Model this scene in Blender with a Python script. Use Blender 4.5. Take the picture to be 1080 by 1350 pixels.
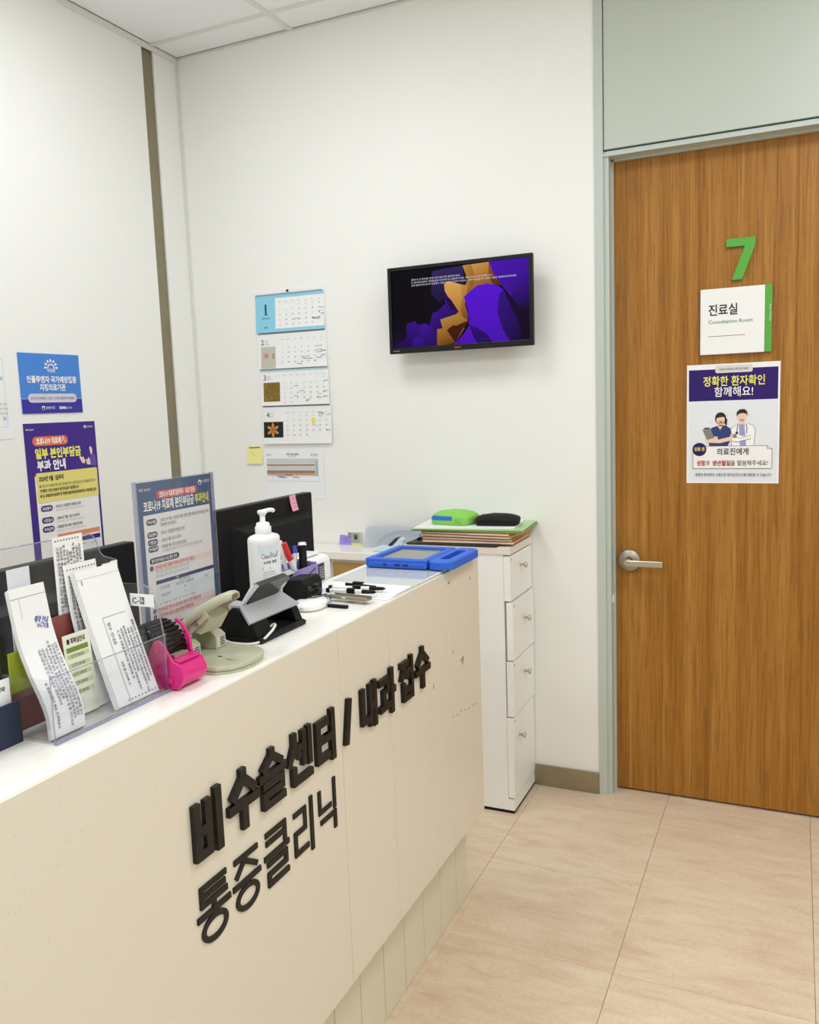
import bpy, bmesh, math, random
from mathutils import Vector, Matrix
random.seed(7)
for o in list(bpy.data.objects): bpy.data.objects.remove(o, do_unlink=True)
SC = bpy.context.scene
COL = SC.collection
PI = math.pi
V = Vector
# ------------------------------------------------------------------ camera
cd = bpy.data.cameras.new('camera'); cam = bpy.data.objects.new('camera', cd); COL.objects.link(cam)
RX = V((0.90959049, 0.41392115, -0.03625506)); UP = -V((0.01893819, -0.12846431, -0.99153329)); BK = -V((-0.41507408, 0.90120264, -0.12468883))
m = Matrix((RX, UP, BK)).transposed().to_4x4(); m.translation = V((0.541187, -2.815793, 1.341196))
cam.matrix_world = m
cd.sensor_fit = 'AUTO'; cd.sensor_width = 36; cd.lens = 29.694; cd.clip_start = 0.02
SC.camera = cam
# ------------------------------------------------------------------ world, lights, exposure
w = bpy.data.worlds.new('world'); SC.world = w; w.use_nodes = True
w.node_tree.nodes['Background'].inputs[0].default_value = (0.9, 0.95, 1, 1)
w.node_tree.nodes['Background'].inputs[1].default_value = 0.3
SC.view_settings.view_transform = 'Standard'; SC.view_settings.look = 'None'
SC.view_settings.gamma = 1; SC.view_settings.use_curve_mapping = False
SC.view_settings.exposure = 0.0
try:
    SC.cycles.use_denoising = True; SC.cycles.max_bounces = 10; SC.cycles.transparent_max_bounces = 24
    SC.cycles.diffuse_bounces = 6; SC.cycles.caustics_reflective = False; SC.cycles.caustics_refractive = False
    SC.cycles.sample_clamp_indirect = 6
except Exception: pass
CEIL = 2.685
LIGHT_COL = (0.925, 0.985, 1.05)
LIGHT_CELLS = [(-1.125, -1.406, 8.5), (0.675, -1.406, 13.2), (-1.125, -3.206, 12.5), (.675, -3.206, 19)]
for i, (lx, ly, pw) in enumerate(LIGHT_CELLS):
    ld = bpy.data.lights.new('panel_lamp', 'AREA'); ld.shape = 'SQUARE'; ld.size = .54; ld.energy = pw; ld.color = LIGHT_COL
    lo = bpy.data.objects.new('panel_lamp', ld); lo.location = (lx + .3, ly + .3, CEIL - .012); COL.objects.link(lo)
# ------------------------------------------------------------------ materials
def lin(c):
    if isinstance(c, str):
        c = c.lstrip('#'); c = [int(c[i:i+2], 16) / 255 for i in (0, 2, 4)]
    return tuple((x / 12.92 if x <= .04045 else ((x + .055) / 1.055) ** 2.4) for x in c) + (1.0,)
MATS = {}
def mat(name, col, rough=.5, metal=0., noise=0., nscale=30., bump=0., coat=0., spec=.5, emit=None, estr=0.):
    if name in MATS: return MATS[name]
    M = bpy.data.materials.new(name); M.use_nodes = True; nt = M.node_tree; b = nt.nodes['Principled BSDF']
    c = lin(col)
    b.inputs['Base Color'].default_value = c; b.inputs['Roughness'].default_value = rough; b.inputs['Metallic'].default_value = metal
    b.inputs['Coat Weight'].default_value = coat; b.inputs['Specular IOR Level'].default_value = spec
    if noise or bump:
        tc = nt.nodes.new('ShaderNodeTexCoord'); nz = nt.nodes.new('ShaderNodeTexNoise'); nz.inputs['Scale'].default_value = nscale; nz.inputs['Detail'].default_value = 4
        nt.links.new(tc.outputs['Object'], nz.inputs['Vector'])
        if noise:
            mx = nt.nodes.new('ShaderNodeMix'); mx.data_type = 'RGBA'
            mx.inputs['A'].default_value = tuple(max(0, x * (1 - noise)) for x in c[:3]) + (1,); mx.inputs['B'].default_value = tuple(min(1, x * (1 + noise)) for x in c[:3]) + (1,)
            nt.links.new(nz.outputs['Fac'], mx.inputs['Factor']); nt.links.new(mx.outputs['Result'], b.inputs['Base Color'])
        if bump:
            bp = nt.nodes.new('ShaderNodeBump'); bp.inputs['Strength'].default_value = bump; bp.inputs['Distance'].default_value = .002
            nt.links.new(nz.outputs['Fac'], bp.inputs['Height']); nt.links.new(bp.outputs['Normal'], b.inputs['Normal'])
    if emit:
        b.inputs['Emission Color'].default_value = lin(emit); b.inputs['Emission Strength'].default_value = estr
    MATS[name] = M; return M
def ink(hexcol): return mat('print_' + hexcol.strip('#'), hexcol, .55, spec=.3)
def clear(name, tint=(.99, .993, .996), refl=.0, rough=.02, haze=0.0):
    M = bpy.data.materials.new(name); M.use_nodes = True; nt = M.node_tree; nt.nodes.remove(nt.nodes['Principled BSDF'])
    out = nt.nodes['Material Output']; tr = nt.nodes.new('ShaderNodeBsdfTransparent'); tr.inputs[0].default_value = (*tint, 1)
    gl = nt.nodes.new('ShaderNodeBsdfGlossy'); gl.inputs['Roughness'].default_value = rough
    fr = nt.nodes.new('ShaderNodeLayerWeight'); fr.inputs['Blend'].default_value = .5
    pw5 = nt.nodes.new('ShaderNodeMath'); pw5.operation = 'POWER'; pw5.inputs[1].default_value = 5; nt.links.new(fr.outputs['Facing'], pw5.inputs[0])
    mr = nt.nodes.new('ShaderNodeMapRange'); mr.inputs['To Min'].default_value = .03 + refl; mr.inputs['To Max'].default_value = .8
    nt.links.new(pw5.outputs[0], mr.inputs['Value'])
    ms = nt.nodes.new('ShaderNodeMixShader'); nt.links.new(mr.outputs[0], ms.inputs[0]); nt.links.new(tr.outputs[0], ms.inputs[1]); nt.links.new(gl.outputs[0], ms.inputs[2])
    last = ms
    if haze:
        df = nt.nodes.new('ShaderNodeBsdfDiffuse'); df.inputs[0].default_value = (.8, .83, .88, 1)
        m2 = nt.nodes.new('ShaderNodeMixShader'); m2.inputs[0].default_value = haze
        nt.links.new(ms.outputs[0], m2.inputs[1]); nt.links.new(df.outputs[0], m2.inputs[2]); last = m2
    nt.links.new(last.outputs[0], out.inputs['Surface']); MATS[name] = M; return M
M_wall = mat('wall_paint', '#f2f2ee', .55, noise=.015, nscale=4, bump=.03, spec=.3)
M_ceil = mat('ceiling_board', '#f4f6f9', .8, noise=.03, nscale=160, bump=.25)
M_grid = mat('grid_enamel', '#e3e3e0', .45)
M_sage = mat('sage_enamel', '#c2cabf', .4, noise=.02, nscale=3)
M_sageF = mat('sage_frame', '#c0c9c2', .4)
M_steel = mat('brushed_steel_trim', '#a29a84', .35, metal=.8, noise=.12, nscale=18)
M_strip = mat('bronze_strip', '#8d866e', .38, metal=.5, noise=.15, nscale=9)
M_counter = mat('counter_stone', '#e3dccc', .32, spec=.5)
M_ctop = mat('counter_top_stone', '#f6f2ea', .22, noise=.02, nscale=60)
M_kick = mat('kick_plank', '#e0dbc6', .4, noise=.02, nscale=8)
M_black = mat('black_plastic', '#0b0c0c', .5, noise=.08, nscale=90, spec=.25)
M_blackg = mat('black_gloss', '#0c0c0e', .12)
M_dark = mat('dark_grey_plastic', '#3a3b3d', .45)
M_silver = mat('silver_plastic', '#b9bcbf', .32, metal=.35)
M_whiteP = mat('white_plastic', '#f2f2f0', .35)
M_white = mat('white_laminate', '#f4f4f1', .4, noise=.012, nscale=6)
M_cream = mat('cream_edge', '#e6dfd2', .45)
M_paper = mat('paper', '#f1f2f2', .75, noise=.01, nscale=40)
M_paper2 = mat('paper_grey', '#dfe2e6', .75)
M_chrome = mat('satin_nickel', '#c9c3b4', .24, metal=.95)
M_gunm = mat('dark_nickel', '#b5ad9b', .42, metal=.75)
M_letter = mat('letter_black', '#15130f', .4, noise=.08, nscale=60, spec=.35)
M_letter2 = mat('letter_flat_black', '#1d1b17', .5, spec=.3)
M_green = mat('sign_green', '#56a83a', .4)
M_punch = mat('punch_enamel', '#b9b99f', .34, noise=.03, nscale=30)
M_pink = mat('hot_pink_plastic', '#d8227c', .3)
M_tape = mat('brown_packing_tape', '#241a15', .25)
M_blue = mat('blue_foam', '#2a64d2', .55, noise=.04, nscale=120)
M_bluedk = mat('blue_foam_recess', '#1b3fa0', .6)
M_screen = mat('tablet_glass', '#6f716c', .1)
M_lime = mat('lime_fabric', '#8bd05a', .8, noise=.08, nscale=300, bump=.2)
M_bluef = mat('blue_fabric', '#2f6fd0', .8, noise=.05, nscale=300)
M_blackf = mat('black_fabric', '#141514', .9, noise=.1, nscale=300, bump=.2)
M_gfold = mat('green_folder', '#6f9e4c', .6)
M_gfold2 = mat('pale_green_folder', '#b5d39a', .6)
M_kraft = mat('kraft_envelope', '#b9793f', .75, noise=.06, nscale=50)
M_kraft2 = mat('pale_kraft', '#d3a57a', .75)
M_purple = mat('lilac_plastic', '#9a8cc9', .45)
M_navy = mat('navy_card', '#1c2740', .5)
M_wood2 = mat('tan_wood_panel', '#b08a50', .5, noise=.12, nscale=14)
M_noteY = mat('yellow_note', '#f2ee9c', .7); M_noteP = mat('pink_note', '#f3a9bd', .7); M_noteV = mat('violet_note', '#a08ae0', .7)
M_acr = clear('clear_acrylic', (.965, .968, .976), .01)
M_acrE = clear('acrylic_edge', (.66, .66, .82), .1, .1, haze=.18)
M_acrD = clear('smoky_acrylic', (.80, .82, .84), .07)
M_film = clear('clear_film', (.95, .965, .98), .04, .12, haze=.3)
M_glassplate = clear('clear_mat', (.97, .98, .98), .02, .06, haze=.04)
M_booktan = mat('dusty_red_cover', '#8f4a44', .5)
M_lemon = mat('lime_booklet', '#a3b02e', .55)
M_ink = ink('#2b2b33')

def wood():
    M = bpy.data.materials.new('door_veneer'); M.use_nodes = True; nt = M.node_tree; b = nt.nodes['Principled BSDF']; L = nt.links.new; N = nt.nodes.new
    tc = N('ShaderNodeTexCoord')
    mp = N('ShaderNodeMapping'); mp.inputs['Scale'].default_value = (1, 1, .018); L(tc.outputs['Object'], mp.inputs[0])
    n1 = N('ShaderNodeTexNoise'); n1.inputs['Scale'].default_value = 36; n1.inputs['Detail'].default_value = 6; n1.inputs['Roughness'].default_value = .6; n1.inputs['Distortion'].default_value = .4; L(mp.outputs[0], n1.inputs['Vector'])
    mp2 = N('ShaderNodeMapping'); mp2.inputs['Scale'].default_value = (1, 1, .03); L(tc.outputs['Object'], mp2.inputs[0])
    n2 = N('ShaderNodeTexNoise'); n2.inputs['Scale'].default_value = 190; n2.inputs['Detail'].default_value = 3; L(mp2.outputs[0], n2.inputs['Vector'])
    n3 = N('ShaderNodeTexNoise'); n3.inputs['Scale'].default_value = 700; n3.inputs['Detail'].default_value = 2
    mp3 = N('ShaderNodeMapping'); mp3.inputs['Scale'].default_value = (1, 1, .04); L(tc.outputs['Object'], mp3.inputs[0]); L(mp3.outputs[0], n3.inputs['Vector'])
    r = N('ShaderNodeValToRGB'); e = r.color_ramp.elements
    e[0].position = .28; e[0].color = lin('#8c5a14'); e[1].position = .72; e[1].color = lin('#b9853c')
    x = e.new(.45); x.color = lin('#a46e26'); x = e.new(.56); x.color = lin('#ad7731')
    L(n1.outputs['Fac'], r.inputs[0])
    m1 = N('ShaderNodeMix'); m1.data_type = 'RGBA'; m1.blend_type = 'MULTIPLY'; m1.inputs['Factor'].default_value = .72
    r2 = N('ShaderNodeValToRGB'); r2.color_ramp.elements[0].position = .3; r2.color_ramp.elements[0].color = (.55, .5, .42, 1); r2.color_ramp.elements[1].position = .55; r2.color_ramp.elements[1].color = (1, 1, 1, 1)
    L(n2.outputs['Fac'], r2.inputs[0]); L(r.outputs[0], m1.inputs['A']); L(r2.outputs[0], m1.inputs['B'])
    m2 = N('ShaderNodeMix'); m2.data_type = 'RGBA'; m2.blend_type = 'MULTIPLY'; m2.inputs['Factor'].default_value = .35
    r3 = N('ShaderNodeValToRGB'); r3.color_ramp.elements[0].position = .36; r3.color_ramp.elements[0].color = (.6, .55, .5, 1); r3.color_ramp.elements[1].position = .5; r3.color_ramp.elements[1].color = (1, 1, 1, 1)
    L(n3.outputs['Fac'], r3.inputs[0]); L(m1.outputs['Result'], m2.inputs['A']); L(r3.outputs[0], m2.inputs['B'])
    L(m2.outputs['Result'], b.inputs['Base Color']); b.inputs['Roughness'].default_value = .42; b.inputs['Specular IOR Level'].default_value = .35
    return M
M_wood = wood()
def floor_mat():
    M = bpy.data.materials.new('vinyl_tile'); M.use_nodes = True; nt = M.node_tree; b = nt.nodes['Principled BSDF']; L = nt.links.new; N = nt.nodes.new
    tc = N('ShaderNodeTexCoord'); oi = N('ShaderNodeObjectInfo'); ad = N('ShaderNodeVectorMath'); ad.operation = 'ADD'
    mu = N('ShaderNodeMath'); mu.operation = 'MULTIPLY'; mu.inputs[1].default_value = 37; L(oi.outputs['Random'], mu.inputs[0])
    cx = N('ShaderNodeCombineXYZ'); L(mu.outputs[0], cx.inputs[0]); L(mu.outputs[0], cx.inputs[1])
    L(tc.outputs['Object'], ad.inputs[0]); L(cx.outputs[0], ad.inputs[1])
    mp = N('ShaderNodeMapping'); mp.inputs['Scale'].default_value = (.5, 1.9, 1); L(ad.outputs[0], mp.inputs[0])
    n1 = N('ShaderNodeTexNoise'); n1.inputs['Scale'].default_value = 11; n1.inputs['Detail'].default_value = 8; n1.inputs['Roughness'].default_value = .68; n1.inputs['Distortion'].default_value = .6; L(mp.outputs[0], n1.inputs['Vector'])
    r = N('ShaderNodeValToRGB'); e = r.color_ramp.elements
    e[0].position = .27; e[0].color = lin('#d6b99f'); e[1].position = .75; e[1].color = lin('#ecdfc6')
    x = e.new(.5); x.color = lin('#e3ceb2'); L(n1.outputs['Fac'], r.inputs[0])
    mp2 = N('ShaderNodeMapping'); mp2.inputs['Scale'].default_value = (1, 2.2, 1); L(ad.outputs[0], mp2.inputs[0])
    vo = N('ShaderNodeTexNoise'); vo.inputs['Scale'].default_value = 95; vo.inputs['Detail'].default_value = 8; vo.inputs['Roughness'].default_value = .7; L(mp2.outputs[0], vo.inputs['Vector'])
    r2 = N('ShaderNodeValToRGB'); r2.color_ramp.elements[0].position = .25; r2.color_ramp.elements[0].color = (.5, .42, .36, 1); r2.color_ramp.elements[1].position = .52; r2.color_ramp.elements[1].color = (1, 1, 1, 1); L(vo.outputs['Fac'], r2.inputs[0])
    m1 = N('ShaderNodeMix'); m1.data_type = 'RGBA'; m1.blend_type = 'MULTIPLY'; m1.inputs['Factor'].default_value = .38; L(r.outputs[0], m1.inputs['A']); L(r2.outputs[0], m1.inputs['B'])
    L(m1.outputs['Result'], b.inputs['Base Color']); b.inputs['Roughness'].default_value = .36; b.inputs['Specular IOR Level'].default_value = .4
    return M
M_floor = floor_mat()
def speckle(M, col='#b9ab92', scale=240., th=.045):
    nt = M.node_tree; b = nt.nodes['Principled BSDF']; L = nt.links.new; N = nt.nodes.new
    tc = N('ShaderNodeTexCoord'); v = N('ShaderNodeTexVoronoi'); v.inputs['Scale'].default_value = scale; L(tc.outputs['Object'], v.inputs['Vector'])
    sp = N('ShaderNodeSeparateColor'); L(v.outputs['Color'], sp.inputs[0])
    g = N('ShaderNodeMath'); g.operation = 'GREATER_THAN'; g.inputs[1].default_value = .95; L(sp.outputs[0], g.inputs[0])
    l = N('ShaderNodeMath'); l.operation = 'LESS_THAN'; l.inputs[1].default_value = .25; L(v.outputs['Distance'], l.inputs[0])
    mu = N('ShaderNodeMath'); mu.operation = 'MULTIPLY'; L(g.outputs[0], mu.inputs[0]); L(l.outputs[0], mu.inputs[1])
    mx = N('ShaderNodeMix'); mx.data_type = 'RGBA'; mx.inputs['A'].default_value = b.inputs['Base Color'].default_value; mx.inputs['B'].default_value = lin(col)
    m5 = N('ShaderNodeMath'); m5.operation = 'MULTIPLY'; m5.inputs[1].default_value = .5; L(mu.outputs[0], m5.inputs[0])
    L(m5.outputs[0], mx.inputs['Factor']); L(mx.outputs['Result'], b.inputs['Base Color'])
speckle(M_counter)

# ------------------------------------------------------------------ mesh builder
class MB:
    def __init__(s): s.v = []; s.f = []; s.sm = []
    def add(s, vs, fs, smooth=False):
        n = len(s.v); s.v += [tuple(x) for x in vs]; s.f += [tuple(i + n for i in f) for f in fs]; s.sm += [smooth] * len(fs); return s
    def box(s, x0, y0, z0, x1, y1, z1, bev=0.0, M=None):
        if bev <= 0:
            vs = [V((x, y, z)) for z in (z0, z1) for y in (y0, y1) for x in (x0, x1)]
            fs = [(0, 2, 3, 1), (4, 5, 7, 6), (0, 1, 5, 4), (2, 6, 7, 3), (0, 4, 6, 2), (1, 3, 7, 5)]
            if M: vs = [M @ v for v in vs]
            return s.add(vs, fs)
        bm = bmesh.new(); bmesh.ops.create_cube(bm, size=1)
        for v in bm.verts: v.co = V(((x0 + x1) / 2 + v.co.x * (x1 - x0), (y0 + y1) / 2 + v.co.y * (y1 - y0), (z0 + z1) / 2 + v.co.z * (z1 - z0)))
        bev = min(bev, .49 * min(abs(x1 - x0), abs(y1 - y0), abs(z1 - z0)))
        bmesh.ops.bevel(bm, geom=bm.edges[:], offset=bev, segments=2, affect='EDGES', profile=.5)
        return s.frombm(bm, M)
    def frombm(s, bm, M=None, smooth=False):
        bm.verts.index_update()
        vs = [(M @ v.co if M else v.co.copy()) for v in bm.verts]; fs = [[v.index for v in f.verts] for f in bm.faces]
        bm.free(); return s.add(vs, fs, smooth)
    def prism(s, poly, h0, h1, axis='z', bev=0.0, M=None):
        # polygon (2D, counter-clockwise) extruded along an axis; axis y: poly=(x,z), axis x: poly=(y,z)
        def P(p, h): return {'z': V((p[0], p[1], h)), 'y': V((p[0], h, p[1])), 'x': V((h, p[0], p[1]))}[axis]
        bm = bmesh.new(); a = [bm.verts.new(P(p, h0)) for p in poly]; b = [bm.verts.new(P(p, h1)) for p in poly]; n = len(poly)
        bm.faces.new(a[::-1]); bm.faces.new(b)
        for i in range(n): bm.faces.new((a[i], a[(i + 1) % n], b[(i + 1) % n], b[i]))
        bmesh.ops.recalc_face_normals(bm, faces=bm.faces[:])
        if bev: bmesh.ops.bevel(bm, geom=[e for e in bm.edges if e.calc_face_angle(0) > .5], offset=bev, segments=2, affect='EDGES', profile=.5)
        return s.frombm(bm, M)
    def lathe(s, prof, n=24, M=None, smooth=True, cap=True):
        vs = []; fs = []
        for r, z in prof:
            for k in range(n): a = 2 * PI * k / n; vs.append(V((r * math.cos(a), r * math.sin(a), z)))
        for i in range(len(prof) - 1):
            for k in range(n): k2 = (k + 1) % n; fs.append((i * n + k, i * n + k2, (i + 1) * n + k2, (i + 1) * n + k))
        if M: vs = [M @ v for v in vs]
        s.add(vs, fs, smooth)
        if cap:
            s.add([vs[k] for k in range(n)], [tuple(range(n))[::-1]]); s.add([vs[(len(prof) - 1) * n + k] for k in range(n)], [tuple(range(n))])
        return s
    def cyl(s, p, q, r, r2=None, n=16):
        p = V(p); q = V(q); d = q - p; M = Matrix.Translation(p) @ d.to_track_quat('Z', 'Y').to_matrix().to_4x4()
        return s.lathe([(r, 0), (r if r2 is None else r2, d.length)], n, M)
    def tube(s, pts, r, n=8):
        pts = [V(p) for p in pts]; vs = []; fs = []
        for i, p in enumerate(pts):
            d = (pts[min(i + 1, len(pts) - 1)] - pts[max(i - 1, 0)]).normalized(); q = d.to_track_quat('Z', 'Y')
            for k in range(n): a = 2 * PI * k / n; vs.append(p + q @ V((r * math.cos(a), r * math.sin(a), 0)))
        for i in range(len(pts) - 1):
            for k in range(n): k2 = (k + 1) % n; fs.append((i * n + k, i * n + k2, (i + 1) * n + k2, (i + 1) * n + k))
        fs += [tuple(range(n))[::-1], tuple(range((len(pts) - 1) * n, len(pts) * n))]
        return s.add(vs, fs, True)
    def warp(s, fn): s.v = [tuple(fn(*v)) for v in s.v]; return s
    def mesh(s, name, m):
        me = bpy.data.meshes.new(name); me.from_pydata(s.v, [], s.f); me.materials.append(m)
        for p, k in zip(me.polygons, s.sm): p.use_smooth = k
        me.update(); return me
    def build(s, name, m, parent=None, M=None):
        o = bpy.data.objects.new(name, s.mesh(name, m)); COL.objects.link(o)
        if parent: o.parent = parent
        if M is not None: o.matrix_local = M
        return o
def tag(o, label=None, cat=None, group=None, kind=None):
    for k, v in (('label', label), ('category', cat), ('group', group), ('kind', kind)):
        if v: o[k] = v
    return o
def thing(name, label, cat, loc=(0, 0, 0), M=None, group=None):
    o = bpy.data.objects.new(name, None); o.empty_display_size = .05; COL.objects.link(o)
    if M is not None: o.matrix_world = M
    else: o.location = loc
    return tag(o, label, cat, group)
def frame(origin, right, up):
    r = V(right).normalized(); u = V(up); u = (u - r * u.dot(r)).normalized(); n = r.cross(u)
    M = Matrix((r, u, n)).transposed().to_4x4(); M.translation = V(origin); return M
def quadframe(bl, br, tl): return frame(tl, V(br) - V(bl), V(tl) - V(bl))
# text through one reusable font curve (built-in font with its bundled Korean fallback)
_fc = bpy.data.curves.new('font', 'FONT'); _fo = bpy.data.objects.new('font', _fc); _cache = {}
_tsc = bpy.data.scenes.new('text_work'); _tsc.collection.objects.link(_fo)
PENDING = []
def set_glyphs(strings, bold):
    """one evaluation for all strings of one weight: a line each, told apart by height"""
    _fc.body = '\n'.join(strings); _fc.offset = bold; _fc.resolution_u = 2; _fc.size = 1; _fc.space_line = 3
    _tsc.view_layers[0].update(); dg = _tsc.view_layers[0].depsgraph
    me = bpy.data.meshes.new_from_object(_fo.evaluated_get(dg), depsgraph=dg)
    out = [([], [], {}) for _ in strings]
    co = [(v.co.x, v.co.y) for v in me.vertices]
    for p in me.polygons:
        k = int(round((.35 - co[p.vertices[0]][1]) / 3)); vs, fs, mp = out[k]; f = []
        for v in p.vertices:
            if v not in mp: mp[v] = len(vs); vs.append((co[v][0], co[v][1] + 3 * k))
            f.append(mp[v])
        fs.append(tuple(f))
    bpy.data.meshes.remove(me)
    for st, (vs, fs, mp) in zip(strings, out): _cache[(st, bold)] = (vs, fs)
def glyphs(s, bold=0.0): return _cache[(s, bold)]
def finish_prints():
    want = {}
    for P, parent in PENDING:
        for a in P.txt: want.setdefault(a[7], {})[a[3]] = 1
    for b, d in want.items():
        ks = list(d); [set_glyphs(ks[i:i + 60], b) for i in range(0, len(ks), 60)]
    for P, parent in PENDING:
        for a in P.txt: P.text_(*a)
        P.build_(parent)
class Print:
    """flat print on a sheet: local x right, y DOWN from the sheet's top-left corner, layers lift off the paper"""
    def __init__(s, w, h, lift=.0004, warp=None): s.w = w; s.h = h; s.d = {}; s.lift = lift; s.wf = warp; s.txt = []
    def text(s, x, y, h, st, m, align='l', width=None, bold=0.0, layer=2, rot=0.0, slant=0.0): s.txt.append((x, y, h, st, m, align, width, bold, layer, rot, slant))
    def build(s, parent): PENDING.append((s, parent))
    def _mb(s, m, layer, kind): return s.d.setdefault((m.name, layer, kind), [m, MB()])[1]
    def poly(s, pts, m, layer=1, kind='printed_area'):
        z = s.lift * layer; vs = [(x, -y, z) for x, y in pts]
        a = sum(vs[i][0] * vs[(i + 1) % len(vs)][1] - vs[(i + 1) % len(vs)][0] * vs[i][1] for i in range(len(vs)))
        s._mb(m, layer, kind).add(vs, [tuple(range(len(vs))) if a > 0 else tuple(range(len(vs)))[::-1]])
    def rect(s, x, y, w, h, m, layer=1, kind='printed_area'):
        n = max(1, int(h / .006)) if s.wf else 1
        for i in range(n): s.quad_(x, y + h * i / n, w, h / n, m, layer, kind)
    def quad_(s, x, y, w, h, m, layer, kind): s.poly([(x, y), (x + w, y), (x + w, y + h), (x, y + h)], m, layer, kind)
    def rrect(s, x, y, w, h, r, m, layer=1, kind='printed_area'):
        pts = []
        for cx, cy, a0 in ((x + w - r, y + r, -90), (x + w - r, y + h - r, 0), (x + r, y + h - r, 90), (x + r, y + r, 180)):
            for k in range(5): a = math.radians(a0 + 22.5 * k); pts.append((cx + r * math.cos(a), cy + r * math.sin(a)))
        s.poly(pts, m, layer, kind)
    def circ(s, x, y, r, m, layer=1, ry=None, n=20, kind='printed_area'): s.poly([(x + r * math.cos(2 * PI * k / n), y + (ry or r) * math.sin(2 * PI * k / n)) for k in range(n)], m, layer, kind)
    def line(s, pts, t, m, layer=2, kind='printed_area'):
        for (x0, y0), (x1, y1) in zip(pts, pts[1:]):
            d = math.hypot(x1 - x0, y1 - y0) or 1e-6; nx, ny = -(y1 - y0) / d * t / 2, (x1 - x0) / d * t / 2
            s.poly([(x0 + nx, y0 + ny), (x1 + nx, y1 + ny), (x1 - nx, y1 - ny), (x0 - nx, y0 - ny)], m, layer, kind)
    def text_(s, x, y, h, st, m, align='l', width=None, bold=0.0, layer=2, rot=0.0, slant=0.0):
        """x,y = baseline-left (or centre/right); h = glyph height"""
        vs, fs = glyphs(st, bold)
        if not vs: return
        x0 = min(v[0] for v in vs); x1 = max(v[0] for v in vs); k = h / .9; kx = k if width is None else width / (x1 - x0)
        wd = (x1 - x0) * kx; ox = {'l': 0, 'c': -wd / 2, 'r': -wd}[align]; ca, sa = math.cos(rot), math.sin(rot); z = s.lift * layer
        out = []
        for a, b in vs:
            px = (a - x0) * kx + ox + slant * b * k; py = b * k
            out.append((x + px * ca - py * sa, -y + px * sa + py * ca, z))
        s._mb(m, layer, 'lettering').add(out, fs)
    def build_(s, parent):
        for (mn, layer, kind), (m, mb) in s.d.items():
            if s.wf: mb.warp(s.wf)
            o = mb.build(kind, m, parent)
            if len(mb.f) > 1 and kind != 'lettering': o['kind'] = 'stuff'
def sheet(name, label, cat, M, w, h, m=None, th=.0006, group=None, parent=None):
    mb = MB().box(0, -h, -th, w, 0, 0); o = mb.build(name, m or M_paper, parent, M)
    if parent is None: tag(o, label, cat, group)
    return o
def scribble(P, x, y, w, m, t=.0012, layer=3, amp=.002, n=9):
    P.line([(x + w * i / n, y + random.uniform(-amp, amp)) for i in range(n + 1)], t, m, layer, 'handwriting')
def struct(name, mb, m): return tag(mb.build(name, m), kind='structure')

# ------------------------------------------------------------------ room shell
WB = -.06                      # visible face of the back wall
XL, XR, YF = -1.639, 2.1, -4.6
bw = MB().box(XL - .12, WB, 0, -.049, .12, 2.8).box(.999, WB, 0, XR, .12, 2.8).box(-.049, .06, 0, .999, .12, 2.8)
o = struct('wall_back', bw, M_wall); o['label'] = 'white back wall'
lw = MB().box(XL - .12, YF, 0, XL, -.252, 2.8).box(XL - .12, -.252, 0, XL - .012, -.192, 2.8).box(XL - .12, -.252, 2.667, XL, -.192, 2.8).box(XL - .12, -.192, 0, XL, WB, 2.8)
struct('wall_left', lw, M_wall)
struct('wall_right', MB().box(XR, YF, 0, XR + .12, .12, 2.8), M_wall)
struct('wall_front', MB().box(XL - .12, YF - .12, 0, XR + .12, YF, 2.8), M_wall)
struct('trim_1', MB().box(XL - .012, -.251, .0, XL - .006, -.193, 2.666), M_strip)
struct('trim_2', MB().box(XL, WB - .012, 0, XL + .004, WB, CEIL - .012).box(XL, WB - .004, 0, XL + .012, WB, CEIL - .012), M_grid)
struct('trim_3', MB().box(XL, YF, CEIL - .022, XL + .006, WB, CEIL - .002).box(XL, WB - .004, CEIL - .008, XR, WB, CEIL - .002), M_grid)
struct('baseboard_back', MB().box(-1.6, WB - .008, 0, -.05, WB, .075, .002), M_steel)
struct('baseboard_back', MB().box(1.0, WB - .008, 0, XR, WB, .075, .002), M_steel)
# floor with every tile a piece
fl = struct('floor', MB().box(XL - .12, YF - .12, -.12, XR + .12, .12, -.0035), mat('floor_joint', '#97806c', .8))
TX, TY = .431, .385
xs = [-.259 + TX * k for k in range(-5, 8)]; ys = [-.195 - TY * k for k in range(-1, 13)]
tcache = {}
for i in range(len(xs) - 1):
    for j in range(len(ys) - 1):
        x0, x1 = max(xs[i], XL), min(xs[i + 1], XR); y1, y0 = min(ys[j], .055), max(ys[j + 1], YF)
        if x1 - x0 < .02 or y1 - y0 < .02: continue
        k = (round(x1 - x0, 3), round(y1 - y0, 3))
        if k not in tcache:
            g = .0005; tcache[k] = MB().box(-k[0] / 2 + g, -k[1] / 2 + g, -.0035, k[0] / 2 - g, k[1] / 2 - g, 0, .0007).mesh('tile', M_floor)
        t = bpy.data.objects.new('tile', tcache[k]); COL.objects.link(t); t.parent = fl; t.location = ((x0 + x1) / 2, (y0 + y1) / 2, random.uniform(-.0002, .0))
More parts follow.
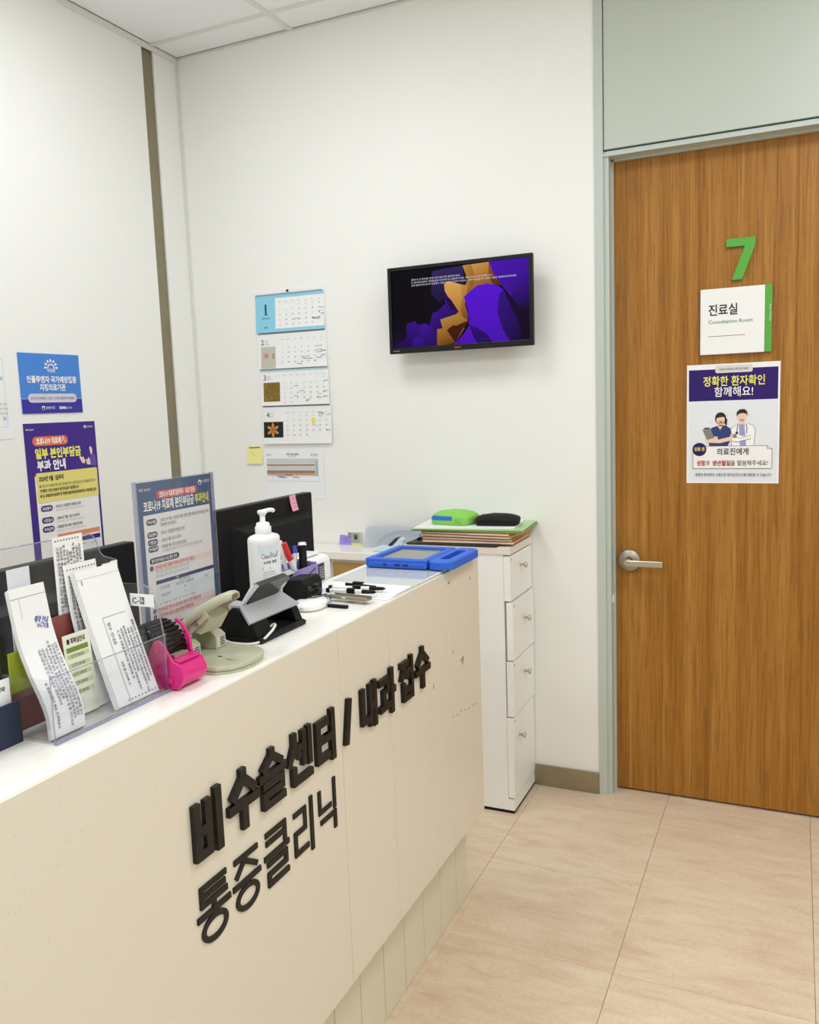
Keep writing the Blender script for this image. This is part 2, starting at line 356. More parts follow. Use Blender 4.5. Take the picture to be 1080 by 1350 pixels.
# ceiling with tiles and grid bars
ce = struct('ceiling', MB().box(XL - .12, YF - .12, CEIL + .03, XR + .12, .12, CEIL + .1), M_ceil)
gx = [-1.725 + .6 * k for k in range(0, 8)]; gy = [.394 - .6 * k for k in range(0, 10)]
ccache = {}
lightcells = {(round(a, 3), round(b, 3)) for a, b, p in LIGHT_CELLS}
for i in range(len(gx) - 1):
    for j in range(len(gy) - 1):
        x0, x1 = max(gx[i], XL), min(gx[i + 1], XR); y1, y0 = min(gy[j], WB), max(gy[j + 1], YF)
        if x1 - x0 < .02 or y1 - y0 < .02 or (round(gx[i], 3), round(gy[j + 1], 3)) in lightcells: continue
        k = (round(x1 - x0, 3), round(y1 - y0, 3))
        if k not in ccache: ccache[k] = MB().box(-k[0] / 2 + .009, -k[1] / 2 + .009, 0, k[0] / 2 - .009, k[1] / 2 - .009, .014, .001).mesh('ceiling_tile', M_ceil)
        t = bpy.data.objects.new('ceiling_tile', ccache[k]); COL.objects.link(t); t.parent = ce; t.location = ((x0 + x1) / 2, (y0 + y1) / 2, CEIL)
for x in gx:
    if XL + .03 < x < XR: MB().box(x - .011, YF, CEIL - .003, x + .011, WB, CEIL + .028).build('grid_bar', M_grid, ce)
for y in gy:
    if YF < y < WB: MB().box(XL, y - .011, CEIL - .0028, XR, y + .011, CEIL + .028).build('grid_bar', M_grid, ce)
M_diff = mat('lamp_diffuser', '#ffffff', .4, emit='#fffaf0', estr=1.5)
for i, (lx, ly, pw) in enumerate(LIGHT_CELLS):
    t = thing('ceiling_light', ['square ceiling light panel over the reception desk', 'square ceiling light panel in front of the door', 'square ceiling light panel behind the camera over the desk', 'square ceiling light panel behind the camera over the aisle'][i], 'light', (lx + .3, ly + .3, CEIL), group='ceiling light panels')
    MB().box(-.285, -.285, 0, .285, .285, .02).build('diffuser', M_diff, t)
    MB().box(-.29, -.29, -.004, .29, -.275, .02).box(-.29, .275, -.004, .29, .29, .02).box(-.29, -.275, -.004, -.275, .275, .02).box(.275, -.275, -.004, .29, .275, .02).build('frame', M_grid, t)
# door
DW = .95
d = bpy.data.objects.new('door_1', None); COL.objects.link(d); tag(d, 'tall wood veneer door with a green number seven', None, None, 'structure')
MB().box(0.0, 0, .008, DW, .04, 2.1, .001).build('door_leaf', M_wood, d)
fr = MB()
fr.box(-.049, WB - .004, 0, -.022, .06, 2.684).box(-.022, WB + .004, 0, -.006, .06, 2.0855).box(-.006, -.012, 0, 0.0, .06, 2.1)
fr.build('frame_jamb', M_sageF, d)
MB().box(DW + .022, WB - .004, 0, DW + .049, .06, 2.684).box(DW + .006, WB + .004, 0, DW + .022, .06, 2.0855).box(DW, -.012, 0, DW + .006, .06, 2.1).build('frame_jamb', M_sageF, d)
MB().box(-.022, WB - .002, 2.0855, DW + .022, .06, 2.094).box(-.022, WB + .006, 2.094, DW + .022, .06, 2.102).box(-.006, -.012, 2.08, DW + .006, .06, 2.101).build('frame_head', M_sageF, d)
MB().box(-.0195, WB + .002, 2.1075, DW + .0195, .05, 2.68).build('transom_panel', M_sage, d)
MB().box(-.022, -.03, 2.10, DW + .022, .05, 2.684).build('frame_backing', mat('joint_shadow_gap', '#6f756f', .7), d)
MB().box(-.0075, -.034, .665, -.002, -.012, .69, .001).build('strike_plate', M_whiteP, d)
h = MB().lathe([(.0, -.001), (.036, -.001), (.037, -.006), (.034, -.012), (.012, -.013)], 32, Matrix.Translation((.044, 0, .806)) @ Matrix.Rotation(PI / 2, 4, 'X') @ Matrix.Scale(-1, 4, (0, 0, 1)), cap=False)
rose = h.build('handle_rose', M_gunm, d)
MB().cyl((.044, -.012, .806), (.044, -.05, .806), .0095, n=20).box(.040, -.057, .794, .158, -.044, .815, .003).build('lever_handle', M_chrome, d)
MB().cyl((.044, -.0575, .806), (.044, -.060, .806), .0075, n=20).build('lock_button', M_chrome, d)
MB().box(.008, -.0095, .802, .016, -.0005, .81).build('latch_edge', M_gunm, d)

# door number, sign, poster
def FD(x, z, off=0.0): return frame((x, -off, z), (1, 0, 0), (0, 0, 1))
n7 = MB().prism([(.0165, -.122), (.046, -.122), (.082, -.022), (.082, 0), (0, 0), (0, -.024), (.052, -.024)], 0, .010, 'z', .0006)
o = n7.build('door_number', M_green, None, FD(.337, 1.806, .0002)); tag(o, 'raised green number 7 on the wood door above the room sign', 'number')
rs = thing('room_sign', 'square white room sign with green edge reading Consultation Room on the door', 'sign', M=FD(.264, 1.662, .0002))
MB().box(0, -.198, 0, .184, 0, .014, .0015).build('sign_plate', M_whiteP, rs)
MB().box(.1845, -.198, 0, .204, 0, .013, .001).build('green_edge', M_green, rs)
P = Print(.2, .2, .0004); P.lift = .0144 / 2
P.text(.024, .078, .033, '진료실', M_ink, width=.083, bold=.018); P.text(.024, .105, .0135, 'Consultation Room', ink('#3f8d3a'), width=.126, bold=.006); P.rect(.024, .1425, .106, .0013, M_ink, 2)
P.text(.197, .058, .007, 'Room Number', ink('#e8f4e0'), rot=-PI / 2, width=.05)
P.build(rs)
pw_, ph_ = .270, .371
dp = sheet('door_poster', 'white and purple patient identification poster taped to the wood door', 'poster', FD(.224, 1.435, .0016), pw_, ph_, M_paper, .001)
P = Print(pw_, ph_)
pur = ink('#2c1168'); yel = ink('#f2ea6a'); wht = ink('#f6f6f4'); red = ink('#b02a2a')
P.rect(.006, .016, .258, .097, pur, 1); P.rrect(.084, .005, .108, .023, .006, ink('#d9d8d6'), 2); P.text(.138, .0205, .0075, '의료진과 함께하는 환자안전 캠페인', M_ink, 'c', .085, layer=3)
P.text(.138, .0655, .030, '정확한 환자확인', yel, 'c', .178, .016, 3); P.text(.138, .0985, .030, '함께해요!', wht, 'c', .112, .010, 3)
P.rect(.006, .113, .258, .252, ink('#e6e9ee'), 1)
# two drawn medical staff
skin = ink('#f0cdb0'); navy = ink('#33417a'); hair = ink('#2c2420'); coat = ink('#f7f7f5'); dk = ink('#3a3a40')
P.poly([(.068, .254), (.064, .212), (.076, .196), (.098, .189), (.116, .19), (.13, .2), (.134, .23), (.122, .254)], navy, 3)
P.poly([(.09, .188), (.1, .204), (.11, .188)], skin, 4); P.rect(.096, .176, .012, .016, skin, 4)
P.circ(.101, .168, .0165, hair, 3, .019); P.circ(.101, .171, .0125, skin, 4, .015); P.poly([(.086, .168), (.09, .157), (.102, .153), (.114, .157), (.117, .168), (.108, .163), (.096, .165)], hair, 5)
P.poly([(.115, .165), (.121, .172), (.119, .192), (.113, .185)], hair, 3)
P.poly([(.056, .232), (.072, .224), (.092, .224), (.094, .234), (.128, .226), (.134, .212), (.14, .22), (.137, .236), (.1, .245), (.06, .243)], skin, 5)
P.poly([(.048, .202), (.07, .196), (.083, .228), (.062, .234)], ink('#83857f'), 6); P.rect(.053, .196, .014, .004, dk, 7)
P.poly([(.134, .254), (.132, .2), (.146, .19), (.18, .185), (.196, .192), (.202, .205), (.198, .254)], coat, 3)
P.line([(.134, .254), (.132, .2), (.146, .19)], .0009, dk, 4); P.line([(.18, .185), (.196, .192), (.202, .205), (.198, .254)], .0009, dk, 4)
P.poly([(.154, .186), (.17, .186), (.176, .254), (.158, .254)], ink('#a9a9de'), 4)
for k in range(4): P.line([(.158 + .004 * k, .188), (.161 + .0042 * k, .254)], .0007, ink('#7d7dbe'), 5)
P.rect(.157, .172, .013, .016, skin, 5); P.circ(.163, .162, .0135, skin, 5, .0165)
P.poly([(.148, .163), (.148, .15), (.156, .142), (.17, .141), (.178, .149), (.179, .163), (.175, .155), (.165, .153), (.154, .155)], hair, 6)
P.line([(.151, .186), (.15, .198), (.149, .212)], .0018, dk, 6); P.circ(.149, .214, .004, dk, 6); P.line([(.175, .186), (.178, .2), (.177, .216)], .0018, dk, 6)
P.poly([(.136, .226), (.148, .22), (.178, .226), (.19, .222), (.19, .232), (.15, .242), (.136, .239)], coat, 6); P.line([(.136, .239), (.15, .242), (.19, .232)], .0009, dk, 7); P.line([(.136, .226), (.16, .23), (.19, .222)], .0009, dk, 7)
P.poly([(.136, .219), (.147, .217), (.149, .228), (.14, .23)], ink('#8a857e'), 7)
for cx_, cy_ in ((.101, .17), (.163, .163)):
    for sgn in (-1, 1): P.rect(cx_ + sgn * .0045 - .0006, cy_, .0012, .0010, dk, 8)
    P.rect(cx_ - .0016, cy_ + .0085, .0032, .0006, ink('#c08a78'), 8)
P.rect(.02, .254, .23, .07, ink('#f4f2f0'), 6)
P.line([(.02, .254), (.235, .254), (.25, .264), (.25, .324), (.02, .324), (.02, .254)], .0009, dk, 8); P.line([(.235, .254), (.237, .264), (.25, .264)], .0009, dk, 8)
P.circ(.039, .264, .021, ink('#28105a'), 8); P.text(.039, .268, .012, '진료 전', yel, 'c', .03, .02, 9)
P.text(.137, .28, .021, '의료진에게', M_ink, 'c', .092, .012, 9)
P.text(.031, .314, .0165, '성함', red, width=.026, bold=.02, layer=9); P.text(.058, .314, .0165, '과', M_ink, width=.012, layer=9); P.text(.077, .314, .0165, '생년월일', red, width=.054, bold=.02, layer=9); P.text(.132, .314, .0165, '을 말씀해주세요!', M_ink, width=.107, layer=9)
P.text(.138, .348, .0095, '정확한 환자확인 시행으로 환자안전사고를 예방할 수 있습니다', M_ink, 'c', .222, .006, 9)
for a, b in ((.12, .158), (.133, .165), (.184, .158), (.192, .164), (.07, .182)): P.circ(a, b, .0012, ink('#9aa4c0'), 4, n=8)
P.build(dp)

# ------------------------------------------------------------------ reception counter
CT = .95
rc = thing('reception_counter', 'long cream reception counter with raised black Korean lettering', 'counter', (-.32, -2.0, 0))
rcM = rc.matrix_world.copy(); INV = Matrix.Translation((.32, 2.0, 0))
def rcb(mb, name, m):
    mb.warp(lambda x, y, z: (x + .32, y + 2.0, z)); return mb.build(name, m, rc)
YE = -.795; YN = -3.4
rcb(MB().box(-.44, YN, CT - .03, -.206, YE, CT, .0015), 'countertop', M_ctop)
fj = [YN, -2.32, -1.535, -1.328, -1.121, -1.014, YE]
for a, b in zip(fj, fj[1:]): rcb(MB().box(-.2062, a + .0007, .263, -.2, b - .0007, CT - .0002, .0012), 'front_panel', M_counter)
rcb(MB().box(-.43, YE - .02, .263, -.2065, YE - .0002, CT - .031), 'end_panel', M_counter)
rcb(MB().box(-.43, YN, .263, -.2075, YE - .021, CT - .031), 'carcass', M_cream)
rcb(MB().box(-.40, YN, .0, -.268, YE - .004, .262), 'plinth', mat('plinth_dark', '#3b352c', .7))
k0 = -.79; kj = [k0]
for k in range(24): kj.append(k0 - .0825 - .1075 * k)
for a, b in zip(kj, kj[1:]): rcb(MB().box(-.268, b + .0012, .0, -.257, a - .0012, .262, .001), 'kick_plank', M_kick)
rcb(MB().box(-.40, YE - .0035, 0, -.2685, YE, .262), 'kick_plank', M_kick)
rcb(MB().box(-.2565, YN, .0, -.240, YE + .004, .0009), 'floor_edging', M_floor)
def stroke(mb, p, q, t, x0, x1, ext=True, k=0):
    x1 += .00012 * k
    (a, b), (c, d_) = p, q; L = math.hypot(c - a, d_ - b); ux, uy = (c - a) / L, (d_ - b) / L; nx, ny = -uy * t / 2, ux * t / 2
    e = t / 2 - .00035 * (1 + k % 4) if (ext and (abs(ux) < .02 or abs(uy) < .02)) else 0
    a -= ux * e; b -= uy * e; c += ux * e; d_ += uy * e
    mb.prism([(a - nx, b - ny), (c - nx, d_ - ny), (c + nx, d_ + ny), (a + nx, b + ny)], x0, x1, 'x')
def ring(mb, c, rx, rz, t, x0, x1, n=28):
    o_ = []; i_ = []
    for k in range(n): a = 2 * PI * k / n; o_.append((c[0] + rx * math.cos(a), c[1] + rz * math.sin(a))); i_.append((c[0] + (rx - t) * math.cos(a), c[1] + (rz - t) * math.sin(a)))
    vs = [(x, p[0], p[1]) for x in (x0, x1) for L_ in (o_, i_) for p in L_]; fs = []
    for k in range(n):
        k2 = (k + 1) % n; A, B, C_, D = k, n + k, 2 * n + k, 3 * n + k; A2, B2, C2, D2 = k2, n + k2, 2 * n + k2, 3 * n + k2
        fs += [(C_, C2, D2, D), (A, B, B2, A2), (A, A2, C2, C_), (B, D, D2, B2)]
    mb.add(vs, fs)
G = {
 'bi': [((.1, .05), (.1, .9)), ((.52, .05), (.52, .9)), ((.1, .05), (.52, .05)), ((.1, .47), (.52, .47)), ((.92, 0), (.92, 1))],
 'su': [((.5, 1.0), (.5, .84)), ((.5, .9), (.06, .58)), ((.5, .9), (.94, .58)), ((0, .42), (1, .42)), ((.5, .42), (.5, 0))],
 'sul': [((.5, 1.03), (.5, .92)), ((.5, .96), (.08, .72)), ((.5, .96), (.92, .72)), ((0, .6), (1, .6)), ((.5, .6), (.5, .46)), ((.14, .43), (.86, .43)), ((.86, .43), (.86, .24)), ((.14, .24), (.86, .24)), ((.14, .24), (.14, .03)), ((.14, .03), (.9, .03))],
 'sen': [((.28, 1.0), (.28, .8)), ((.28, .82), (.0, .42)), ((.28, .82), (.5, .5)), ((.45, .72), (.66, .72)), ((.68, .36), (.68, .97)), ((.93, .3), (.93, 1)), ((.22, .3), (.22, .04)), ((.22, .04), (.96, .04))],
 'teo': [((.08, .88), (.58, .88)), ((.08, .5), (.56, .5)), ((.08, .1), (.62, .1)), ((.08, .1), (.08, .88)), ((.56, .5), (.92, .5)), ((.92, 0), (.92, 1))],
 '/': [((.15, -.02), (.85, 1.02))],
 'nae': [((.1, .93), (.1, .2)), ((.1, .2), (.52, .2)), ((.64, .06), (.64, .96)), ((.94, 0), (.94, 1)), ((.64, .5), (.94, .5))],
 'gwa': [((.06, .85), (.58, .85)), ((.58, .85), (.56, .5)), ((.3, .56), (.3, .2)), ((0, .17), (.72, .2)), ((.84, 0), (.84, 1)), ((.84, .5), (1, .5))],
 'jeop': [((.06, .92), (.56, .92)), ((.31, .9), (.02, .5)), ((.3, .78), (.58, .52)), ((.58, .72), (.86, .72)), ((.88, .45), (.88, 1)), ((.22, .0), (.22, .36)), ((.88, .0), (.88, .36)), ((.22, .2), (.88, .2)), ((.22, .0), (.88, .0))],
 'tong': [((.12, .97), (.9, .97)), ((.12, .83), (.86, .83)), ((.12, .69), (.92, .69)), ((.12, .69), (.12, .97)), ((.5, .69), (.5, .5)), ((0, .5), (1, .5))],
 'jeung': [((.1, .95), (.9, .95)), ((.5, .93), (.08, .64)), ((.5, .84), (.92, .64)), ((0, .5), (1, .5))],
 'keul': [((.1, .97), (.88, .97)), ((.88, .97), (.88, .66)), ((.1, .81), (.88, .81)), ((0, .55), (1, .55)), ((.12, .41), (.88, .41)), ((.88, .41), (.88, .22)), ((.12, .22), (.88, .22)), ((.12, .22), (.12, .03)), ((.12, .03), (.92, .03))],
 'ri': [((.05, .9), (.58, .9)), ((.58, .9), (.58, .52)), ((.05, .52), (.58, .52)), ((.05, .52), (.05, .12)), ((.05, .12), (.66, .12)), ((.93, -.02), (.93, 1))],
 'nik': [((.08, .93), (.08, .52)), ((.08, .52), (.68, .52)), ((.93, .42), (.93, 1)), ((.14, .3), (.93, .3)), ((.93, .3), (.93, 0))],
}
for key, a, b in [('bi', -1.963, -1.892), ('su', -1.882, -1.803), ('sul', -1.805, -1.727), ('sen', -1.727, -1.645), ('teo', -1.639, -1.566), ('/', -1.539, -1.501), ('nae', -1.473, -1.401), ('gwa', -1.397, -1.318), ('jeop', -1.297, -1.225), ('su', -1.22, -1.138)]:
    mb = MB(); t = .0145 if key not in ('sul', 'sen', 'jeop') else .0128; z0, z1 = .7325, .8125
    for k_, (p, q) in enumerate(G[key]):
        f_ = lambda r: (a + t / 2 + (b - a - t) * r[0], z0 + (z1 - z0) * r[1])
        stroke(mb, f_(p), f_(q), t, -.1998, -.1925, k=k_)
    rcb(mb, 'letter', M_letter)
for key, a, b in [('tong', -1.959, -1.883), ('jeung', -1.878, -1.805), ('keul', -1.797, -1.724), ('ri', -1.713, -1.646), ('nik', -1.635, -1.567)]:
    mb = MB(); t = .0088; z0, z1 = .6, .687
    for k_, (p, q) in enumerate(G[key]):
        f_ = lambda r: (a + t / 2 + (b - a - t) * r[0], z0 + (z1 - z0) * r[1])
        stroke(mb, f_(p), f_(q), t, -.1998, -.1972, k=k_)
    if key in ('tong', 'jeung'): ring(mb, ((a + b) / 2, z0 + .2 * (z1 - z0)), .030, .0205, t, -.1998, -.1974)
    rcb(mb, 'letter', M_letter2)
MS = mat('scuff_mark', '#8f8264', .7)
def blob(y, z, sy, sz, n=9, rot=0.0):
    pts = []
    for k in range(n):
        a = 2 * PI * k / n; r = random.uniform(.6, 1.1); py, pz = sy * r * math.cos(a), sz * r * math.sin(a)
        pts.append((y + py * math.cos(rot) - pz * math.sin(rot), z + py * math.sin(rot) + pz * math.cos(rot)))
    return MB().prism(pts, -.1999, -.1994, 'x')
rcb(blob(-.93, .716, .014, .004).prism([(-.925, .722), (-.917, .722), (-.922, .7), (-.928, .704)], -.1999, -.1994, 'x'), 'tape_remnant', mat('tape_residue', '#a99c80', .6))
rcb(blob(-.998, .923, .009, .003, rot=.3), 'scuff', MS); rcb(blob(-.858, .905, .004, .003), 'scuff', MS); rcb(blob(-.985, .75, .003, .004), 'scuff', MS); rcb(blob(-1.11, .705, .002, .007), 'scuff', MS)
for k in range(7):
    q = k / 6; rcb(blob(-1.0 + .165 * q, .592 - .02 * q + random.uniform(-.004, .004), .009, .0022, rot=-.2), 'scuff', mat('scuff_faint', '#c3b595', .6))

# inner work desk and the counter along the back wall
wd = thing('work_desk', 'low white staff desk hidden behind the reception counter', 'desk', (-.7, -1.9, 0))
MB().box(-.25, -1.0, .77, .255, .85, .80, .002).build('desktop', M_white, wd)
for x_, y_ in ((-.2, -.95), (.2, -.95), (-.2, .8), (.2, .8)): MB().box(x_ - .02, y_ - .02, 0, x_ + .02, y_ + .02, .77).build('leg', M_silver, wd)
bc = thing('back_counter', 'white topped storage counter with tan wood doors along the back wall', 'counter', (-1.12, -.14, 0))
MB().box(-.515, -.075, .803, .475, .075, .832, .003).build('countertop', M_ctop, bc)
MB().box(-.515, -.055, 0, .475, .075, .802).build('carcass', M_cream, bc)
for x_ in (-.51, -.3, -.075, .12, .292): MB().box(x_ + .024, -.0625, .06, x_ + .024 + .15, -.0555, .79, .001).build('door_panel', M_wood2, bc)
for x_ in (-.515, -.305, -.08, .112, .29, .4): MB().box(x_ + .002, -.061, .02, x_ + .02, -.0555, .80).build('stile', M_whiteP, bc)

# ------------------------------------------------------------------ drawer cabinet
dc = thing('drawer_cabinet', 'narrow white cabinet of four drawers beside the counter end', 'cabinet', (-.45, -.185, 0))
def dcb(mb, name, m, parent=None):
    mb.warp(lambda x, y, z: (x + .45, y + .185, z)); return mb.build(name, m, parent or dc)
dcb(MB().box(-.635, -.302, .0105, -.297, -.064, .862), 'body', M_white)
dcb(MB().box(-.64, -.306, .8625, -.272, -.063, .886, .002), 'top', M_cream)
dcb(MB().box(-.297, -.302, .0105, -.276, -.064, .048), 'plinth', M_white)
dcb(MB().box(-.633, -.3005, .0, -.2775, -.066, .0104), 'foot_strip', M_black)
zb = [.860, .709, .515, .327, .05]; kn = [(-.19, .812), (-.178, .632), (-.178, .449), (-.262 + .02, .251)]
offs = [0, .006, .003, .0]
for k in range(4):
    dr = dcb(MB().box(-.2965 + offs[k], -.3015, zb[k + 1] + .003, -.2745 + offs[k], -.0655, zb[k] - .002, .0015), 'drawer_front', M_white)
    y_, z_ = kn[k]; x_ = -.2745 + offs[k]
    kb = MB().lathe([(.0045, 0), (.004, .010), (.0065, .014), (.0095, .016), (.0095, .021), (.007, .023)], 20, Matrix.Translation((x_, y_, z_)) @ Matrix.Rotation(PI / 2, 4, 'Y'))
    kb.warp(lambda x, y, z: (x + .45, y + .185, z)); kb.build('knob', M_chrome, dr)
    b_ = MB().prism([(-.291, zb[k] - .014), (-.283, zb[k] - .011), (-.282, zb[k] - .015), (-.29, zb[k] - .018)], x_, x_ + .0004, 'x'); b_.warp(lambda x, y, z: (x + .45, y + .185, z)); b_.build('chip_mark', MS, dr)

# folders and pouches on the cabinet
def slab(name, label, cat, m, x0, y0, z0, x1, y1, z1, rot=0., group=None, bev=.001):
    cx_, cy_ = (x0 + x1) / 2, (y0 + y1) / 2
    mb = MB().box(-(x1 - x0) / 2, -(y1 - y0) / 2, 0, (x1 - x0) / 2, (y1 - y0) / 2, z1 - z0, bev)
    o = mb.build(name, m); o.location = (cx_, cy_, z0); o.rotation_euler.z = rot; return tag(o, label, cat, group)
slab('folder', 'black folder at the bottom of the pile on the cabinet', 'folder', mat('black_folder', '#26241f', .5), -.63, -.308, .8865, -.315, -.09, .892, 0)
z = .8925
for k, (m_, lb) in enumerate([(M_kraft2, 'lowest pale brown envelope directly on the black folder'), (M_kraft, 'brown envelope second from the bottom of the envelope pile'), (M_kraft2, 'pale brown envelope third from the bottom of the pile'), (M_kraft, 'topmost orange brown envelope just under the green folders')]):
    e = thing('envelope', lb, 'envelope', (-.425 + random.uniform(-.006, .006), -.19 + random.uniform(-.006, .006), z)); e.rotation_euler.z = random.uniform(-.05, .05)
    MB().box(-.155, -.1, 0, .155, .1, .009, .001).build('envelope_body', m_, e)
    MB().box(-.152, -.102, .0025, .154, .099, .005).build('inner_sheets', M_paper, e)
    z += .0096
for k, (m_, lb, r_) in enumerate([(M_gfold, 'dark green folder under the pouches, lower of two', .04), (M_gfold2, 'pale green folder under the white sheets, upper of two', .09)]):
    o = MB().box(-.185, -.115, 0, .185, .115, .0045, .001)
    o.warp(lambda x, y, z: (x, y, z + .03 * max(0, (-x - .08)) ** 1.0 * .5))
    g = o.build('folder', m_); g.location = (-.43, -.185, z); g.rotation_euler.z = r_; tag(g, lb, 'folder'); z += .0052
s_ = MB().box(-.165, -.1, 0, .165, .1, .003); g = s_.build('paper_sheets', M_paper); g.location = (-.445, -.195, z); g.rotation_euler.z = .13; tag(g, 'white sheets lying on the green folders under the pouches', 'paper'); z += .0035
def pouch(name, label, m, loc, sx, sy, sz, rot, seam=None):
    t = thing(name, label, 'pouch', loc); t.rotation_euler.z = rot
    bm = bmesh.new(); bmesh.ops.create_cube(bm, size=2); bmesh.ops.subdivide_edges(bm, edges=bm.edges[:], cuts=7, use_grid_fill=True)
    for v in bm.verts:
        x, y, z_ = v.co
        k = (1 - abs(x) ** 4 * .55) * (1 - abs(y) ** 4 * .55)
        sq = 1 - .10 * (abs(x) * abs(y)) ** 3
        wr = (.10 * math.sin(5 * x + 3 * y) + .06 * math.sin(9 * x - 7 * y + 1)) * (1 if z_ > 0 else 0)
        v.co = V((x * sx * sq * (1 - .06 * z_ * z_), y * sy * sq * (1 - .06 * z_ * z_), sz * (1 + (z_ * (k + wr * .6) if z_ > 0 else z_))))
    MB().frombm(bm, None, True).build('pouch_body', m, t); return t
pz = z
t = pouch('pouch', 'lime green fabric pouch with a blue zip panel on the folders', M_lime, (-.495, -.2, pz), .072, .055, .0225, -.12)
MB().box(-.058, -.0565, .016, .016, -.0485, .030, .002).build('blue_panel', M_bluef, t)
MB().tube([(.03, -.057, .02), (.045, -.06, .018), (.05, -.062, .014)], .0025).build('zip_pull', M_lime, t)
t = pouch('pouch', 'small black fabric pouch lying right of the lime green pouch', M_blackf, (-.345, -.2, pz), .072, .045, .0175, .1)
MB().box(-.06, -.0462, .014, .06, -.0435, .017, .0005).build('zip', M_black, t)

# ------------------------------------------------------------------ wall monitor (TV)
tv = thing('wall_monitor', 'wall mounted monitor showing violet and orange rock wallpaper on the white wall', 'monitor', M=frame((-.741, -.14, 1.808), (1, 0, 0), (0, .012, 1)))
tw, th_ = .511, .288
M_bez = mat('glossy_bezel', '#08090a', .32, spec=.3)
mb = MB().box(0, -th_, -.014, tw, 0, -.0022, .002).box(.03, -th_ + .02, -.028, tw - .03, -.03, -.0139, .004); mb.build('housing', M_black, tv)
MB().box(0, -.012, -.0021, tw, 0, .003, .001).box(0, -th_, -.0021, .0125, -.0121, .003, .001).box(tw - .0125, -th_, -.0021, tw, -.0121, .003, .001).box(.0126, -th_, -.0021, tw - .0126, -th_ + .0185, .003, .001).build('bezel', M_bez, tv)
MB().box(.15, -.21, -.052, .36, -.07, -.0281, .004).build('mount_plate', M_black, tv)
MB().box(.235, -.16, -.078, .275, -.12, -.0521, .003).box(.19, -.2, -.0795, .32, -.08, -.0775, .0).build('wall_bracket', M_black, tv)
def screen_mat():
    M = bpy.data.materials.new('lit_screen'); M.use_nodes = True; nt = M.node_tree; b = nt.nodes['Principled BSDF']
    at = nt.nodes.new('ShaderNodeVertexColor'); at.layer_name = 'Col'
    b.inputs['Base Color'].default_value = (.002, .002, .002, 1); b.inputs['Roughness'].default_value = .45; b.inputs['Specular IOR Level'].default_value = .04
    nt.links.new(at.outputs['Color'], b.inputs['Emission Color']); b.inputs['Emission Strength'].default_value = .95
    M2 = M; return M2
M_scr = screen_mat()
sw, sh = tw - .025, th_ - .0305
def spoly(mb, cols, pts, layer, grad):
    # grad: list of colours per vertex or (colour A at direction start, colour B at end, direction)
    n = len(mb.v); vs = [(.0125 + x * sw, -.012 - (1 - y) * sh, .0002 * layer - .0018) for x, y in pts]
    a = sum(pts[i][0] * pts[(i + 1) % len(pts)][1] - pts[(i + 1) % len(pts)][0] * pts[i][1] for i in range(len(pts)))
    cA, cB, (dx, dy) = grad
    t = [x * dx + y * dy for x, y in pts]; t0, t1 = min(t), max(t)
    cs = [tuple(p + (q - p) * ((u - t0) / (t1 - t0 + 1e-6)) for p, q in zip(lin(cA), lin(cB))) for u in t]
    if a < 0: vs = vs[::-1]; cs = cs[::-1]
    mb.add(vs, [tuple(range(len(vs)))]); cols += cs
